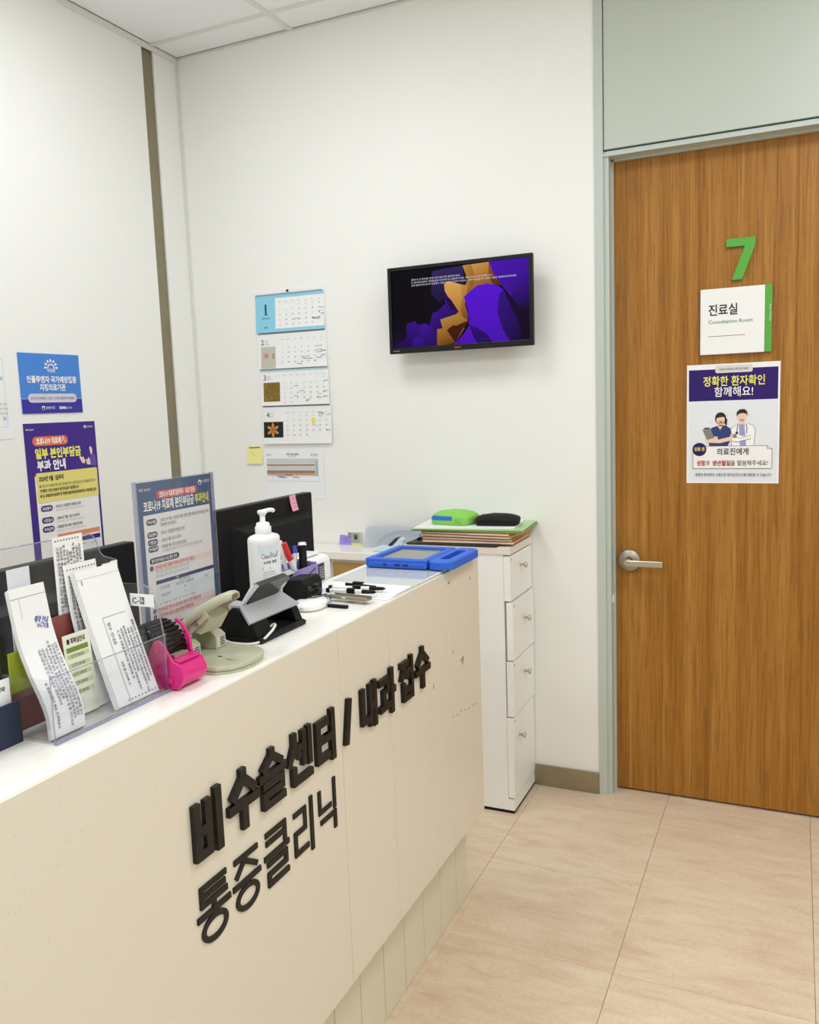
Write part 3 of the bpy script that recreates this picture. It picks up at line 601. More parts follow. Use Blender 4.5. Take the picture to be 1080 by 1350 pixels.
SP = [
 ([(-.0, 0), (1, 0), (1, 1), (0, 1)], '#07030c', '#0d0613', (1, 0)),
 ([(0, 0), (.3, 0), (.2, .25), (0, .3)], '#1a0730', '#07030c', (.2, 1)),
 ([(0.311, 0.948), (0.374, 0.965), (0.536, 0.985), (0.55, 0.777), (0.414, 0.652), (0.367, 0.529), (0.301, 0.671)], '#140a2c', '#33235e', (-.3, 1)),
 ([(0.723, 1.0), (1.0, 1.0), (1.0, 0.394), (0.95, 0.383), (0.876, 0.54), (0.812, 0.687), (0.754, 0.851)], '#4a12b4', '#2c0668', (1, -.7)),
 ([(.93, .75), (1, .8), (1, .394), (.95, .383), (.876, .54)], '#3a0b90', '#15032e', (.6, -1)),
 ([(.80, .66), (.876, .54), (.95, .383), (1.0, .394), (1, 0), (.93, 0), (.88, .2)], '#1b0538', '#0c0316', (1, -.3)),
 ([(0.536, 0.985), (0.619, 0.99), (0.723, 0.995), (0.754, 0.851), (0.812, 0.687), (0.704, 0.715), (0.638, 0.689), (0.593, 0.623), (0.548, 0.603), (0.556, 0.758), (0.573, 0.792)], '#d09a4c', '#6e350f', (.6, -1)),
 ([(.536, .985), (.60, .99), (.625, .80), (.60, .70), (.573, .792)], '#c08a3c', '#8c5520', (1, -.3)),
 ([(.723, .995), (.754, .851), (.812, .687), (.76, .70), (.72, .80)], '#9a541f', '#4a1f12', (.4, -1)),
 ([(0.399, 0.776), (0.428, 0.808), (0.517, 0.756), (0.572, 0.728), (0.56, 0.628), (0.547, 0.501), (0.567, 0.367), (0.566, 0.255), (0.533, 0.316), (0.489, 0.388), (0.435, 0.574), (0.403, 0.691)], '#dca857', '#96501c', (.3, -1)),
 ([(.517, .756), (.572, .728), (.56, .628), (.547, .501), (.567, .367), (.566, .255), (.533, .316), (.515, .45), (.53, .6)], '#c88a40', '#5f2b0d', (.2, -1)),
 ([(0.364, 0.332), (0.41, 0.372), (0.5, 0.387), (0.567, 0.293), (0.543, 0.202), (0.473, 0.022), (0.393, 0.0), (0.335, 0.002), (0.339, 0.212), (0.379, 0.216)], '#b8833a', '#5a2a0c', (.5, -1)),
 ([(.339, .212), (.379, .216), (.41, .19), (.44, .1), (.473, .022), (.393, .0), (.335, .002)], '#a8742c', '#6a340f', (.6, -1)),
 ([(.41, .19), (.46, .25), (.543, .202), (.567, .293), (.5, .12), (.473, .022)], '#4a220c', '#2c1208', (0, -1)),
 ([(0.282, 0.267), (0.308, 0.425), (0.342, 0.439), (0.401, 0.524), (0.403, 0.654), (0.447, 0.572), (0.501, 0.415), (0.478, 0.381), (0.364, 0.332), (0.373, 0.226), (0.339, 0.212), (0.338, 0.155), (0.298, 0.179)], '#3a0c8e', '#2a0858', (1, -.6)),
 ([(.403, .654), (.447, .572), (.501, .415), (.45, .44), (.42, .52)], '#250650', '#1a0536', (1, -1)),
 ([(0.207, 0.278), (0.248, 0.301), (0.282, 0.267), (0.298, 0.179), (0.338, 0.155), (0.335, 0.002), (0.231, 0.0), (0.227, 0.093), (0.163, 0.121), (0.211, 0.172)], '#3c0d96', '#220648', (.4, -1)),
 ([(0.108, 0.302), (0.167, 0.341), (0.207, 0.278), (0.211, 0.172), (0.163, 0.121), (0.143, 0.007), (0.0, 0.0), (0.019, 0.043), (0.104, 0.109)], '#38098c', '#1d0542', (.1, -1)),
 ([(.143, .007), (.163, .121), (.227, .093), (.231, 0)], '#3d0e98', '#2a0866', (.3, -1)),
 ([(0.542, 0.594), (0.593, 0.66), (0.638, 0.717), (0.704, 0.729), (0.769, 0.704), (0.823, 0.64), (0.79, 0.573), (0.777, 0.373), (0.808, 0.165), (0.862, 0.0), (0.63, 0.002), (0.461, 0.005), (0.496, 0.057), (0.542, 0.146), (0.577, 0.235), (0.568, 0.404)], '#5711d2', '#480dae', (.2, -1)),
 ([(0.823, 0.64), (0.875, 0.413), (0.917, 0.26), (0.959, 0.0), (0.862, 0.0), (0.808, 0.165), (0.777, 0.373), (0.79, 0.573)], '#330a80', '#14042a', (1, -.4)),
 ([(0.577, 0.235), (0.632, 0.19), (0.698, 0.106), (0.741, 0.0), (0.63, 0.0), (.60, .1)], '#2e0872', '#230654', (.4, -1)),
]
mb = MB(); cols = []
for k, (pts, a, b, dr) in enumerate(SP): spoly(mb, cols, pts, k * .12, (a, b, dr))
so = mb.build('screen', M_scr, tv)
ca = so.data.color_attributes.new('Col', 'FLOAT_COLOR', 'POINT')
for k, c in enumerate(cols): ca.data[k].color = c
P = Print(tw, th_); P.lift = .0014 / 2; M_lit = mat('lit_text', '#000000', .5, emit='#e8e6f0', estr=.85)
for (x0, x1, y, st) in ((.157, .518, .868, '환자가 도착하면 먼저 접수창구에 알려주세요'), (.157, .744, .832, '01 환자정보(성명과 생년월일)를 확인하여 다시 말씀해 주세요. 진료 순서는 도착 및 예약 순서'), (.157, .915, .796, '진료 특성에 따라 순서가 변경될 수 있습니다. 예약 환자가 우선이니 양해 부탁드립니다. 자세한 사항은 직원에게 문의하세요')):
    P.text(.0125 + x0 * sw, .012 + (1 - y) * sh + .003, .0062, st, M_lit, width=(x1 - x0) * sw, bold=.0)
P.build(tv)
mb = MB(); [mb.box(.40 + .012 * k, -th_ + .008, .003, .405 + .012 * k, -th_ + .0095, .0033) for k in range(6)]; mb.build('menu_buttons', M_dark, tv)
P = Print(tw, th_); P.lift = .0033 / 2; P.rect(.240, .2775, .022, .0045, ink('#b0482a'), 2, 'maker_mark'); P.rect(.014, .2785, .024, .0022, ink('#8a8a8a'), 2, 'maker_mark'); P.build(tv)

# ------------------------------------------------------------------ wall calendar, chart, notes
cw, chh = .306, .578
cal = thing('wall_calendar', 'four month wall calendar with handwritten notes pinned on the white wall', 'calendar', M=frame((-1.338, WB - .004, 1.785), (1, .0, -.004), (-.04, 0, 1)))
MB().box(0, -chh + .01, -.0035, cw - .004, 0.004, 0, .0005).build('backing_board', M_paper, cal)
MB().lathe([(.0045, 0), (.005, .003), (.003, .006)], 14, Matrix.Translation((.145, -.0015, .0005))).build('push_pin', M_blackg, cal)
blu = ink('#8fd0ea'); gy = ink('#8b8d92'); lt = ink('#b8bac0'); vio = ink('#4a4a9a'); grn = ink('#6cc03a')
days = {1: (3, 31), 2: (6, 28), 3: (6, 31), 4: (2, 30)}
for mth, (y0, hh, pic) in enumerate([(.012, .138, None), (.154, .132, 'p2'), (.287, .137, 'p3'), (.428, .142, 'p4')], 1):
    px0 = [.0, .003, .006, .010][mth - 1]
    pg = MB(); N_ = 10
    for k in range(N_):
        a = k / N_; b = (k + 1) / N_; za = .0012 + .006 * a ** 2; zb_ = .0012 + .006 * b ** 2
        pg.add([(0, -a * hh, za), (cw - .006, -a * hh, za), (cw - .006, -b * hh, zb_), (0, -b * hh, zb_), (0, -a * hh, za - .0008), (cw - .006, -a * hh, za - .0008), (cw - .006, -b * hh, zb_ - .0008), (0, -b * hh, zb_ - .0008)], [(3, 2, 1, 0), (4, 5, 6, 7), (0, 4, 7, 3), (1, 2, 6, 5), (2, 3, 7, 6), (0, 1, 5, 4)])
    po = pg.build('calendar_page', M_paper, cal, Matrix.Translation((px0, -y0, 0)))
    P = Print(cw, hh, .0003, warp=lambda x, y, z, hh=hh: (x, y, z + .0013 + .006 * (-y / hh) ** 2 + .0002))
    for k in range(48): P.rect(.003 + .0061 * k, -.004, .003, .006, ink('#4c5a68'), 3, 'binding_hole')
    if mth == 1:
        P.rect(0, 0, cw - .006, .0125, blu, 1); P.rect(0, .0125, .088, hh - .0125, blu, 1); P.rect(.088, hh - .012, cw - .094, .012, blu, 1)
        P.text(.046, .072, .05, '1', ink('#2a2358'), 'c', bold=.015); P.rect(.038, .0705, .018, .0024, ink('#2a2358'), 2); P.text(.046, .088, .011, 'January', ink('#4a5a86'), 'c'); P.text(.046, .122, .008, '2025', ink('#2a5a86'), 'c', bold=.02)
    else:
        if mth == 3: P.rect(0, 0, cw - .006, .010, ink('#b9d6de'), 1)
        P.text(.014, .041, .026, str(mth), ink('#2b2b44'), 'l'); P.text(.031, .031, .0065, {2: '이월', 3: '삼월', 4: '사월'}[mth], gy); P.text(.031, .04, .006, {2: 'February', 3: 'March', 4: 'April'}[mth], gy)
        if mth == 2:
            P.rect(.012, .048, .066, hh - .05, ink('#c9c4ba'), 1, 'picture')
            for r_, c_ in ((.017, '#ccb9ad'), (.011, '#c9a59a'), (.006, '#bd857d')): P.circ(.036, .082, r_, ink(c_), 2 + (.017 - r_) * 50, n=14, kind='picture')
            P.circ(.068, .084, .006, ink('#aa9f84'), 2, .012, kind='picture')
            for k in range(4): P.rect(.012, .094 + .008 * k, .066, .001, ink('#bbb6ab'), 2, 'picture')
        if mth == 3:
            P.rect(.012, .05, .074, .072, ink('#84692a'), 1, 'picture')
            for k in range(46):
                x_, y_ = .016 + random.random() * .066, .054 + random.random() * .064; a_ = random.random() * 6
                P.line([(x_, y_), (min(.085, max(.013, x_ + .007 * math.cos(a_))), min(.121, max(.051, y_ + .005 * math.sin(a_))))], .0025, ink(random.choice(['#a8893e', '#5c4a1c', '#93752e'])), 2 + k * .02, 'picture')
        if mth == 4:
            P.rect(.0, .058, .088, .060, ink('#1c211c'), 1, 'picture')
            for k in range(6):
                a_ = PI / 2 + k * PI / 3; cx_, cy_ = .042, .089
                def pt(r, o): return (cx_ + r * math.cos(a_ + o), cy_ - r * .98 * math.sin(a_ + o))
                P.poly([pt(.004, .6), pt(.018, .32), pt(.027, .12), pt(.028, -.05), pt(.018, -.32), pt(.004, -.6)], ink('#e0a05a'), 2 + k * .1, 'picture')
                P.line([pt(.004, 0), pt(.02, 0)], .003, ink('#b0562a'), 3, 'picture')
            P.circ(.042, .089, .005, ink('#a8501f'), 4, n=10, kind='picture')
    X0, DX = (.108, .0285); Y0, DY = (.03, .0178) if mth == 1 else (.026, .0185)
    for k, n_ in enumerate(['SUN', 'MON', 'TUE', 'WED', 'THU', 'FRI', 'SAT']): P.text(X0 + DX * k, Y0, .0045, n_, gy, 'c')
    st, nd = days[mth]
    for dd in range(1, nd + 1):
        q = dd - 1 + st; r_, c_ = q // 7, q % 7
        cc = ink('#d08a8a') if c_ == 0 or (mth == 1 and dd in (28, 29, 30)) else ink('#55585e')
        if mth == 1 and dd in (16, 17): cc = ink('#d9982a')
        P.text(X0 + DX * c_, Y0 + .0135 + DY * r_ * (1 if mth == 1 else .98), .0075, str(dd), cc, 'c')
    notes = {1: [(.248, .095, .03, M_ink), (.25, .099, .034, M_ink), (.283, .06, .016, vio), (.272, .071, .02, lt), (.285, .082, .014, vio), (.165, .094, .026, gy)],
             2: [(.256, .057, .022, gy), (.254, .07, .026, ink('#d97a4a')), (.256, .078, .03, ink('#c9645a')), (.284, .074, .014, vio), (.282, .09, .016, vio), (.195, .094, .02, M_ink), (.2, .1, .04, M_ink), (.256, .098, .024, M_ink), (.172, .118, .022, M_ink)],
             3: [(.148, .065, .018, vio), (.172, .085, .02, gy), (.15, .103, .014, vio), (.2, .118, .02, grn), (.198, .123, .016, grn), (.252, .098, .02, ink('#a0c83a')), (.28, .05, .018, vio), (.276, .088, .02, vio), (.278, .108, .018, vio), (.252, .112, .018, M_ink)],
             4: [(.238, .026, .028, grn), (.248, .031, .022, grn), (.284, .034, .014, vio), (.244, .04, .02, ink('#b8d23a')), (.278, .092, .018, vio), (.228, .076, .018, lt)]}[mth]
    for x_, y_, w_, m_ in notes: scribble(P, x_, y_, w_, m_, .002 if m_ in (grn,) else .0014)
    if mth == 4: P.rect(.216, .046, .013, .024, ink('#f2e23a'), 2)
    P.build(po)
ct = sheet('schedule_chart', 'printed schedule chart with brown bars taped on the wall under the calendar', 'chart', frame((-1.346, WB - .0016, 1.193), (1, 0, -.003), (-.02, 0, 1)), .271, .190, mat('pale_blue_paper', '#f0f3f5', .7))
P = Print(.27, .19)
P.text(.135, .022, .008, '외래 진료 일정표', M_ink, 'c', .055, .01); P.text(.135, .029, .005, '2025년 상반기', gy, 'c'); P.rect(.016, .016, .022, .008, ink('#cfd2d6'), 1); P.rect(.215, .016, .032, .011, ink('#cfd2d6'), 1)
P.rect(.016, .036, .232, .066, ink('#d3d8d8'), 1)
for k in range(7): P.rect(.016, .036 + .011 * k, .232, .0006, ink('#a9b0b4'), 2)
for k in range(24): P.rect(.03 + .009 * k, .036, .0005, .066, ink('#b9c0c4'), 2)
br = ink('#b0764e')
P.rect(.016, .058, .216, .0045, br, 3); P.rect(.016, .082, .216, .009, br, 3); P.rect(.016, .0935, .216, .0035, ink('#c08a64'), 3)
P.rect(.237, .044, .006, .058, ink('#9db4ac'), 3)
P.rect(.016, .104, .0006, .018, gy, 2); P.rect(.248, .104, .0006, .018, gy, 2); P.rect(.016, .122, .232, .0006, gy, 2); P.rect(.04, .104, .0006, .018, gy, 2)
for x_, y_, w_ in ((.06, .103, .035), (.07, .108, .035), (.1, .1, .03), (.132, .1075, .03)): scribble(P, x_, y_, w_, ink('#8a50b8'), .0024)
P.build(ct)
def note(label, M, w, h, m, lines, group=None, cat='sticky note', name='sticky_note'):
    o = MB(); N_ = 5
    for k in range(N_):
        a, b = k / N_, (k + 1) / N_; za, zb_ = .006 * a * a, .006 * b * b
        o.add([(0, -a * h, za), (w, -a * h, za), (w, -b * h, zb_), (0, -b * h, zb_), (0, -a * h, za - .0005), (w, -a * h, za - .0005), (w, -b * h, zb_ - .0005), (0, -b * h, zb_ - .0005)], [(3, 2, 1, 0), (4, 5, 6, 7), (0, 4, 7, 3), (1, 2, 6, 5), (2, 3, 7, 6), (0, 1, 5, 4)])
    n_ = o.build(name, m, None, M); tag(n_, label, cat, group)
    P = Print(w, h, .0003, warp=lambda x, y, z, h=h: (x, y, z + .006 * (-y / h) ** 2 + .0002))
    for x_, y_, w_, m_, t_ in lines: scribble(P, x_, y_, w_, m_, t_, amp=.0012)
    P.build(n_); return n_
note('yellow sticky note on the wall left of the printed chart', frame((-1.420, WB - .001, 1.206), (1, 0, .0), (0, 0, 1)), .072, .068, M_noteY, [(.012, .005, .05, M_ink, .003), (.02, .022, .016, lt, .001), (.028, .033, .016, lt, .001)])
note('violet sticky note on the wall above the back counter', frame((-1.02, WB - .001, .868), (1, 0, -.06), (0, 0, 1)), .047, .04, M_noteV, [(.014, .014, .02, ink('#6a54b8'), .0015), (.02, .022, .02, ink('#6a54b8'), .0015)])
note('pale yellow sticky note under the grey print beside the clear file', frame((-.972, WB - .001, .838), (1, 0, 0), (0, 0, 1)), .05, .042, M_noteY, [(.008, .012, .034, ink('#b8b070'), .001), (.008, .022, .034, ink('#b8b070'), .001)])
gp = sheet('photo_print', 'small grey print with a dark mark taped on the wall by the sticky notes', 'picture', frame((-.985, WB - .001, .878), (1, 0, 0), (0, 0, 1)), .06, .04, mat('grey_print', '#a9a9a2', .6))
P = Print(.06, .04); P.circ(.032, .017, .008, ink('#5c5c58'), 1, .011); P.circ(.033, .02, .004, ink('#20201e'), 2); P.rect(.0, .0, .012, .04, ink('#8d8d87'), 1); P.rect(.048, 0, .012, .04, ink('#c5c5bd'), 1); P.build(gp)

# left wall posters
def FLW(y, z, off=.0012): return frame((XL + off, y, z), (0, 1, 0), (0, 0, 1))
bs = sheet('clinic_sign', 'blue influenza vaccination sign on the left wall above the purple poster', 'sign', FLW(-.918, 1.5475, .003), .243, .188, ink('#4b86d8'), .0025)
P = Print(.243, .188); P.rect(0, .141, .243, .047, ink('#3a35a0'), 1); P.rect(0, .1405, .243, .0025, ink('#8fb6ec'), 2)
for k in range(7):
    a_ = PI * k / 6; cx_, cy_ = .124, .044
    P.line([(cx_ + .018 * math.cos(a_), cy_ - .018 * math.sin(a_)), (cx_ + .027 * math.cos(a_), cy_ - .027 * math.sin(a_))], .006, wht, 2)
P.line([(.124 + .013 * math.cos(PI * k / 8), .046 - .013 * math.sin(PI * k / 8)) for k in range(9)], .004, wht, 2); P.text(.124, .057, .011, '독감접종', wht, 'c', .032, .02)
P.text(.125, .09, .021, '인플루엔자 국가예방접종', wht, 'c', .2, .03); P.text(.125, .115, .021, '지정의료기관', wht, 'c', .104, .03)
P.rrect(.024, .126, .196, .028, .013, ink('#d4d2e2'), 3); P.text(.034, .1445, .009, '☑ 어린이 국가예방접종   ☐ 임신부   ☐ 어르신 인플루엔자 국가예방접종', ink('#3a3488'), width=.176, layer=4)
P.circ(.08, .171, .0065, wht, 2); P.circ(.0795, .1725, .004, ink('#15151c'), 3); P.text(.09, .1745, .009, '질병관리청', wht, width=.036); P.text(.145, .1755, .011, 'KMA', wht, width=.03, bold=.04); P.text(.176, .1745, .006, '대한의사협회', wht, width=.02)
P.build(bs)
ppw, pph = .296, .43
pp = sheet('covid_poster', 'purple and yellow Korean cost notice poster on the left wall', 'poster', FLW(-.922, 1.329, .0015), ppw, pph, M_paper, .0008)
dpur = ink('#43288a'); orr = ink('#e2724e'); pyl = ink('#e9dd83')
def notice_body(P, x, y, w, h, accent, table):
    # three labelled rows and a table; sizes follow the box
    pass
P = Print(ppw, pph)
P.rect(0, 0, ppw, .166, dpur, 1); P.rect(0, .166, .027, pph - .166, dpur, 1); P.rect(ppw - .009, .166, .009, pph - .166, dpur, 1)
P.text(.008, .022, .006, '제작 2024.9', wht, bold=.01); P.circ(.251, .018, .0055, wht, 2); P.circ(.2505, .0195, .003, M_ink, 3, n=10); P.text(.259, .021, .007, '보건복지부', wht, width=.026)
P.rrect(.03, .042, .143, .03, .015, orr, 2); P.text(.044, .0655, .02, '코로나19 치료제', wht, width=.10, bold=.04, layer=3); P.line([(.148, .061), (.153, .043), (.157, .06), (.166, .064)], .002, wht, 4)
P.text(.036, .109, .031, '일부 본인부담금', yel, width=.188, bold=.045, layer=3); P.text(.04, .147, .031, '부과 안내', wht, width=.115, bold=.045, layer=3)
hs = ink('#f0d3c4')
P.poly([(.215, .118), (.221, .113), (.227, .12), (.232, .116), (.24, .128), (.238, .14), (.226, .138)], hs, 3); P.poly([(.243, .128), (.252, .126), (.256, .119), (.262, .13), (.262, .146), (.246, .144)], hs, 3); P.poly([(.262, .088), (.268, .083), (.275, .094), (.274, .108), (.266, .112)], hs, 3)
P.poly([(.262, .148), (.264, .118), (.274, .106), (.287, .115), (.289, .15)], ink('#6a52b0'), 2)
P.rrect(.032, .157, .257, .095, .004, pyl, 2)
P.text(.042, .183, .017, '2024년 9월 1일부터', M_ink, width=.1, bold=.03, layer=3)
for yy, st, b_ in ((.2, '● 코로나19 치료제 처방 비용 일부를 환자가 본인부담금으로 지불해야 합니다', .0), (.215, '   고위험군 1인당 5만원의 본인부담금이 발생합니다', .03), (.231, '● 단, 의료급여수급권자 및 차상위 본인부담경감대상자는 무상지원 유지', .04)): P.text(.042, yy + .004, .0105, st, ink('#3c3830'), width=.235 if b_ != .03 else .16, bold=b_, layer=3)
for k, (yy, a_, b_) in enumerate(((.262, '대상환자', '- 코로나19 고위험군에 처방받은 환자'), (.300, '시행일시', '- 2024년 9월 1일 0시부터'), (.329, '부과금액', '- 치료제별 처방 시마다 5만원 본인부담'))):
    P.rrect(.04, yy, .047, .019, .009, ink('#2f1d6c'), 2); P.text(.0635, yy + .0145, .011, a_, wht, 'c', .036, .02, 3); P.text(.096, yy + .012, .0105, b_, ink('#44434c'), width=.11 if k != 1 else .1, bold=.01)
    P.text(.1, yy + .0225, .006, '증상 발생 후 5일 이내 경증 및 중등증 환자', lt, width=.12)
P.rect(.097, .361, .183, .0145, ink('#e0936a'), 2); P.rect(.097, .3825, .183, .0145, ink('#3a2280'), 2); P.text(.16, .394, .008, '구분', wht, 'c', layer=3)
P.rect(.097, .397, .052, .033, ink('#f0e6e8'), 1.5); P.rect(.149, .402, .07, .028, ink('#dfe8ee'), 1.5); P.rect(.219, .397, .061, .033, ink('#dfe8ee'), 1.5)
P.text(.123, .411, .007, '건강보험', ink('#c06a6a'), 'c'); P.text(.184, .41, .006, '본인부담금 50,000원', M_ink, 'c', .056); P.text(.25, .413, .007, '무상지원', ink('#c06a4a'), 'c')
P.build(pp)
lp = sheet('notice_paper', 'white notice paper cut off at the left edge of the wall', 'paper', FLW(-1.17, 1.557, .0015), .208, .272, M_paper, .0008)
P = Print(.21, .272); P.line([(.01, .03), (.195, .03), (.195, .235), (.01, .235), (.01, .03)], .001, ink('#a9c4dc'), 1)
for k in range(3): P.text(.18, .17 + .014 * k, .008, '문의 안내', gy, 'c')
P.circ(.185, .09, .006, ink('#a9cfe4'), 2); P.circ(.185, .21, .006, ink('#a9cfe4'), 2); P.build(lp)

# ------------------------------------------------------------------ desk monitors behind the counter (their backs face the customer)
def desk_monitor(label, X, y0, y1, z0, z1, bulge, group='black desk monitors'):
    t = thing('desk_monitor', label, 'monitor', (X, (y0 + y1) / 2, .8005), group=group); hw = (y1 - y0) / 2; zb0, zb1 = z0 - .8005, z1 - .8005
    MB().box(-.03, -hw, zb0, -.004, hw, zb1, .003).build('back_shell', M_black, t)
    MB().box(-.034, -hw + .012, zb0 + .02, -.0302, hw - .012, zb1 - .012).build('screen_panel', M_blackg, t)
    # raised centre of the back with sloped shoulders
    a, b = -hw + bulge[0], hw - bulge[1]; c, d_ = zb0 + .025, zb1 - bulge[2]; e = .022
    mb = MB(); vs = [(-.0041, a, c), (-.0041, b, c), (-.0041, b, d_), (-.0041, a, d_), (.022, a + e, c + .005), (.022, b - e, c + .005), (.022, b - e, d_ - .016), (.022, a + e, d_ - .016)]
    mb.add(vs, [(4, 5, 6, 7), (0, 1, 5, 4), (1, 2, 6, 5), (2, 3, 7, 6), (3, 0, 4, 7)]); mb.build('back_bulge', M_black, t)
    mb = MB()
    for k in range(7):
        zz = d_ - .022 - .0075 * k; mb.tube([(.0225, a + e + .006, zz - .008), (.0228, a + e + .02, zz - .002), (.0228, a + e + .045, zz)], .0009, 5)
    mb.build('vent_ribs', M_dark, t)
    MB().box(.0221, -.01, (c + d_) / 2 - .02, .0229, .05, (c + d_) / 2 + .03, .0006).build('mount_cover', M_blackg, t)
    MB().box(-.02, -.03, .012, .014, .03, zb0 + .06, .004).build('stand_column', M_black, t)
    MB().lathe([(.085, 0), (.085, .006), (.06, .012), (.03, .014)], 28, Matrix.Translation((-.05, 0, 0)) @ Matrix.Diagonal((.7, 1.2, 1, 1))).build('stand_foot', M_black, t); return t
m1 = desk_monitor('black desk monitor seen from behind, pink note on its corner', -.552, -1.412, -1.012, .835, 1.137, (.062, .026, .04))
m2 = desk_monitor('black desk monitor seen from behind through the clear brochure holder', -.60, -2.06, -1.588, .835, 1.104, (.06, .06, .05))
note('pink sticky note on the upper corner of the black monitor back', frame((-.5545, -1.117, 1.139), (0, 1, .06), (-.02, -.0, 1)), .026, .038, M_noteP, [(.008, .008, .012, ink('#c0708a'), .001), (.008, .02, .012, ink('#c0708a'), .001), (.008, .029, .014, ink('#c0708a'), .0015)])

# ------------------------------------------------------------------ clear sign holder with the covid notice
sh_ = thing('sign_holder', 'clear acrylic upright sign holder behind the hole punch on the counter', 'sign holder', (-.38, -1.726, CT + .0002))
MB().box(.0016, -.0935, .004, .004, .0935, .290).build('front_pane', M_acr, sh_); MB().box(-.004, -.0935, .004, -.0016, .0935, .290).build('back_pane', M_acr, sh_)
MB().box(-.045, -.0935, 0, .006, .0935, .0035).build('foot', M_acr, sh_)
MB().box(-.004, -.0955, .004, .004, -.0937, .290).build('side_edge', M_acrE, sh_); MB().box(-.004, .0937, .004, .004, .0955, .290).build('side_edge', M_acrE, sh_)
nw, nh = .184, .283
ns = sheet('notice_sheet', 'blue bordered Korean notice sheet inside the clear sign holder', 'notice', frame((-.3795, -1.818, CT + .288), (0, 1, 0), (0, 0, 1)), nw, nh, ink('#4a6288'), .0007)
P = Print(nw, nh, .00012); pale = ink('#edebe9'); dk2 = ink('#2c2748'); rd = ink('#c0453f')
P.rect(.012, .052, nw - .020, nh - .058, pale, 1)
P.text(.006, .014, .005, '제작 2024.9', wht); P.circ(.086, .008, .006, ink('#40587c'), 2); P.circ(.154, .0125, .0045, wht, 2); P.circ(.1535, .0137, .0026, M_ink, 3, n=10); P.text(.1605, .014, .006, '보건복지부', wht, width=.019)
P.rrect(.046, .0165, .099, .0125, .003, ink('#dc5a55'), 2); P.text(.0955, .0265, .0095, '코로나19 치료제 담당약국 · 의료기관용', wht, 'c', .088, .03, 3)
P.text(.014, .0455, .0165, '코로나19 치료제 본인부담금', wht, width=.121, bold=.03, layer=3); P.text(.138, .0455, .0165, '부과안내', yel, width=.036, bold=.03, layer=3)
for y_, a_, b_, w_ in ((.059, '주요내용', '· 코로나19 먹는 치료제 처방·조제 건에 대해 본인부담금 부과', .125), (.0795, '대상환자', '· 코로나19 고위험군에 처방받은 환자', .06), (.0915, '시행일시', '· 2024년 9월 1일 0시부터', .05), (.102, '부과금액', '· 치료제별 처방 시마다 5만원 본인부담', .062)):
    P.rrect(.018, y_, .0235, .0095, .0045, dk2, 2); P.text(.0298, y_ + .0072, .0058, a_, wht, 'c', .019, .02, 3); P.text(.047, y_ + .0068, .0062, b_, ink('#4a4850'), width=w_, bold=.01)
P.text(.05, .0735, .0062, '환자에게 안내 바랍니다', ink('#4a4850'), width=.038, bold=.01); P.text(.05, .115, .005, '＊ 의료급여수급권자 및 차상위 본인부담경감 대상자는 무상', gy, width=.1)
P.rrect(.019, .121, .07, .0095, .0045, dk2, 2); P.text(.053, .1283, .006, '환자 본인부담금 수납 절차 안내', wht, 'c', .06, .02, 3)
def row(y_, st, w_, n_): P.rect(.018, y_ - .007, .158, .010, ink('#efdcd6'), 2); P.circ(.022, y_ - .003, .004, dk2, 3); P.text(.022, y_ - .001, .005, n_, wht, 'c', layer=4); P.text(.030, y_, .0068, st, rd, width=w_, bold=.02, layer=3)
row(.14, '본인부담금 수납은 처방받은 약국에서 납부하여 주시기 바랍니다', .098, '1')
for y_, w_ in ((.147, .08), (.154, .078)): P.text(.031, y_, .0055, '처방 조제 시 환자 본인부담금을 확인하여 안내', gy, width=w_)
P.rect(.03, .1585, .146, .006, ink('#3f3a6e'), 2); P.text(.08, .1632, .0045, '구분', wht, 'c', layer=3); P.rect(.03, .1645, .105, .029, ink('#dfe6ea'), 2); P.rect(.136, .1645, .04, .022, ink('#dfe6ea'), 2)
for x_, y_, st in ((.05, .174, '건강보험'), (.05, .186, '의료급여'), (.098, .169, '본인부담금'), (.098, .175, '치료제당 50,000원'), (.155, .176, '무상')): P.text(x_, y_, .0055, st, ink('#3c3f4a'), 'c', layer=3)
P.text(.098, .182, .004, '▼', M_ink, 'c', layer=3); P.text(.098, .19, .005, '0', M_ink, 'c', layer=3); P.text(.034, .199, .0048, '＊ 치료제 처방 및 조제 시 확인', gy, width=.09)
row(.209, '본인부담금 전산시스템 등록 방법과 청구 방법 안내', .106, '2'); row(.2185, '의료기관에서 진료 시 대상자 확인 및 조제 안내', .086, '3')
P.text(.052, .2275, .0055, '▪', M_ink); P.rect(.018, .233, .155, .0028, ink('#7a5a80'), 2); P.rect(.125, .2215, .048, .007, ink('#6a6470'), 3)
for k in range(5): P.text(.020 + (.025 if k > 1 else 0), .2425 + .0058 * k, .0048, '처방내역 등록 시 특정내역 구분코드 기재 후 청구', ink('#77756f'), width=.075 + .012 * (k % 3))
row(.276, '문의 및 안내', .03, '4')
P.build(ns)

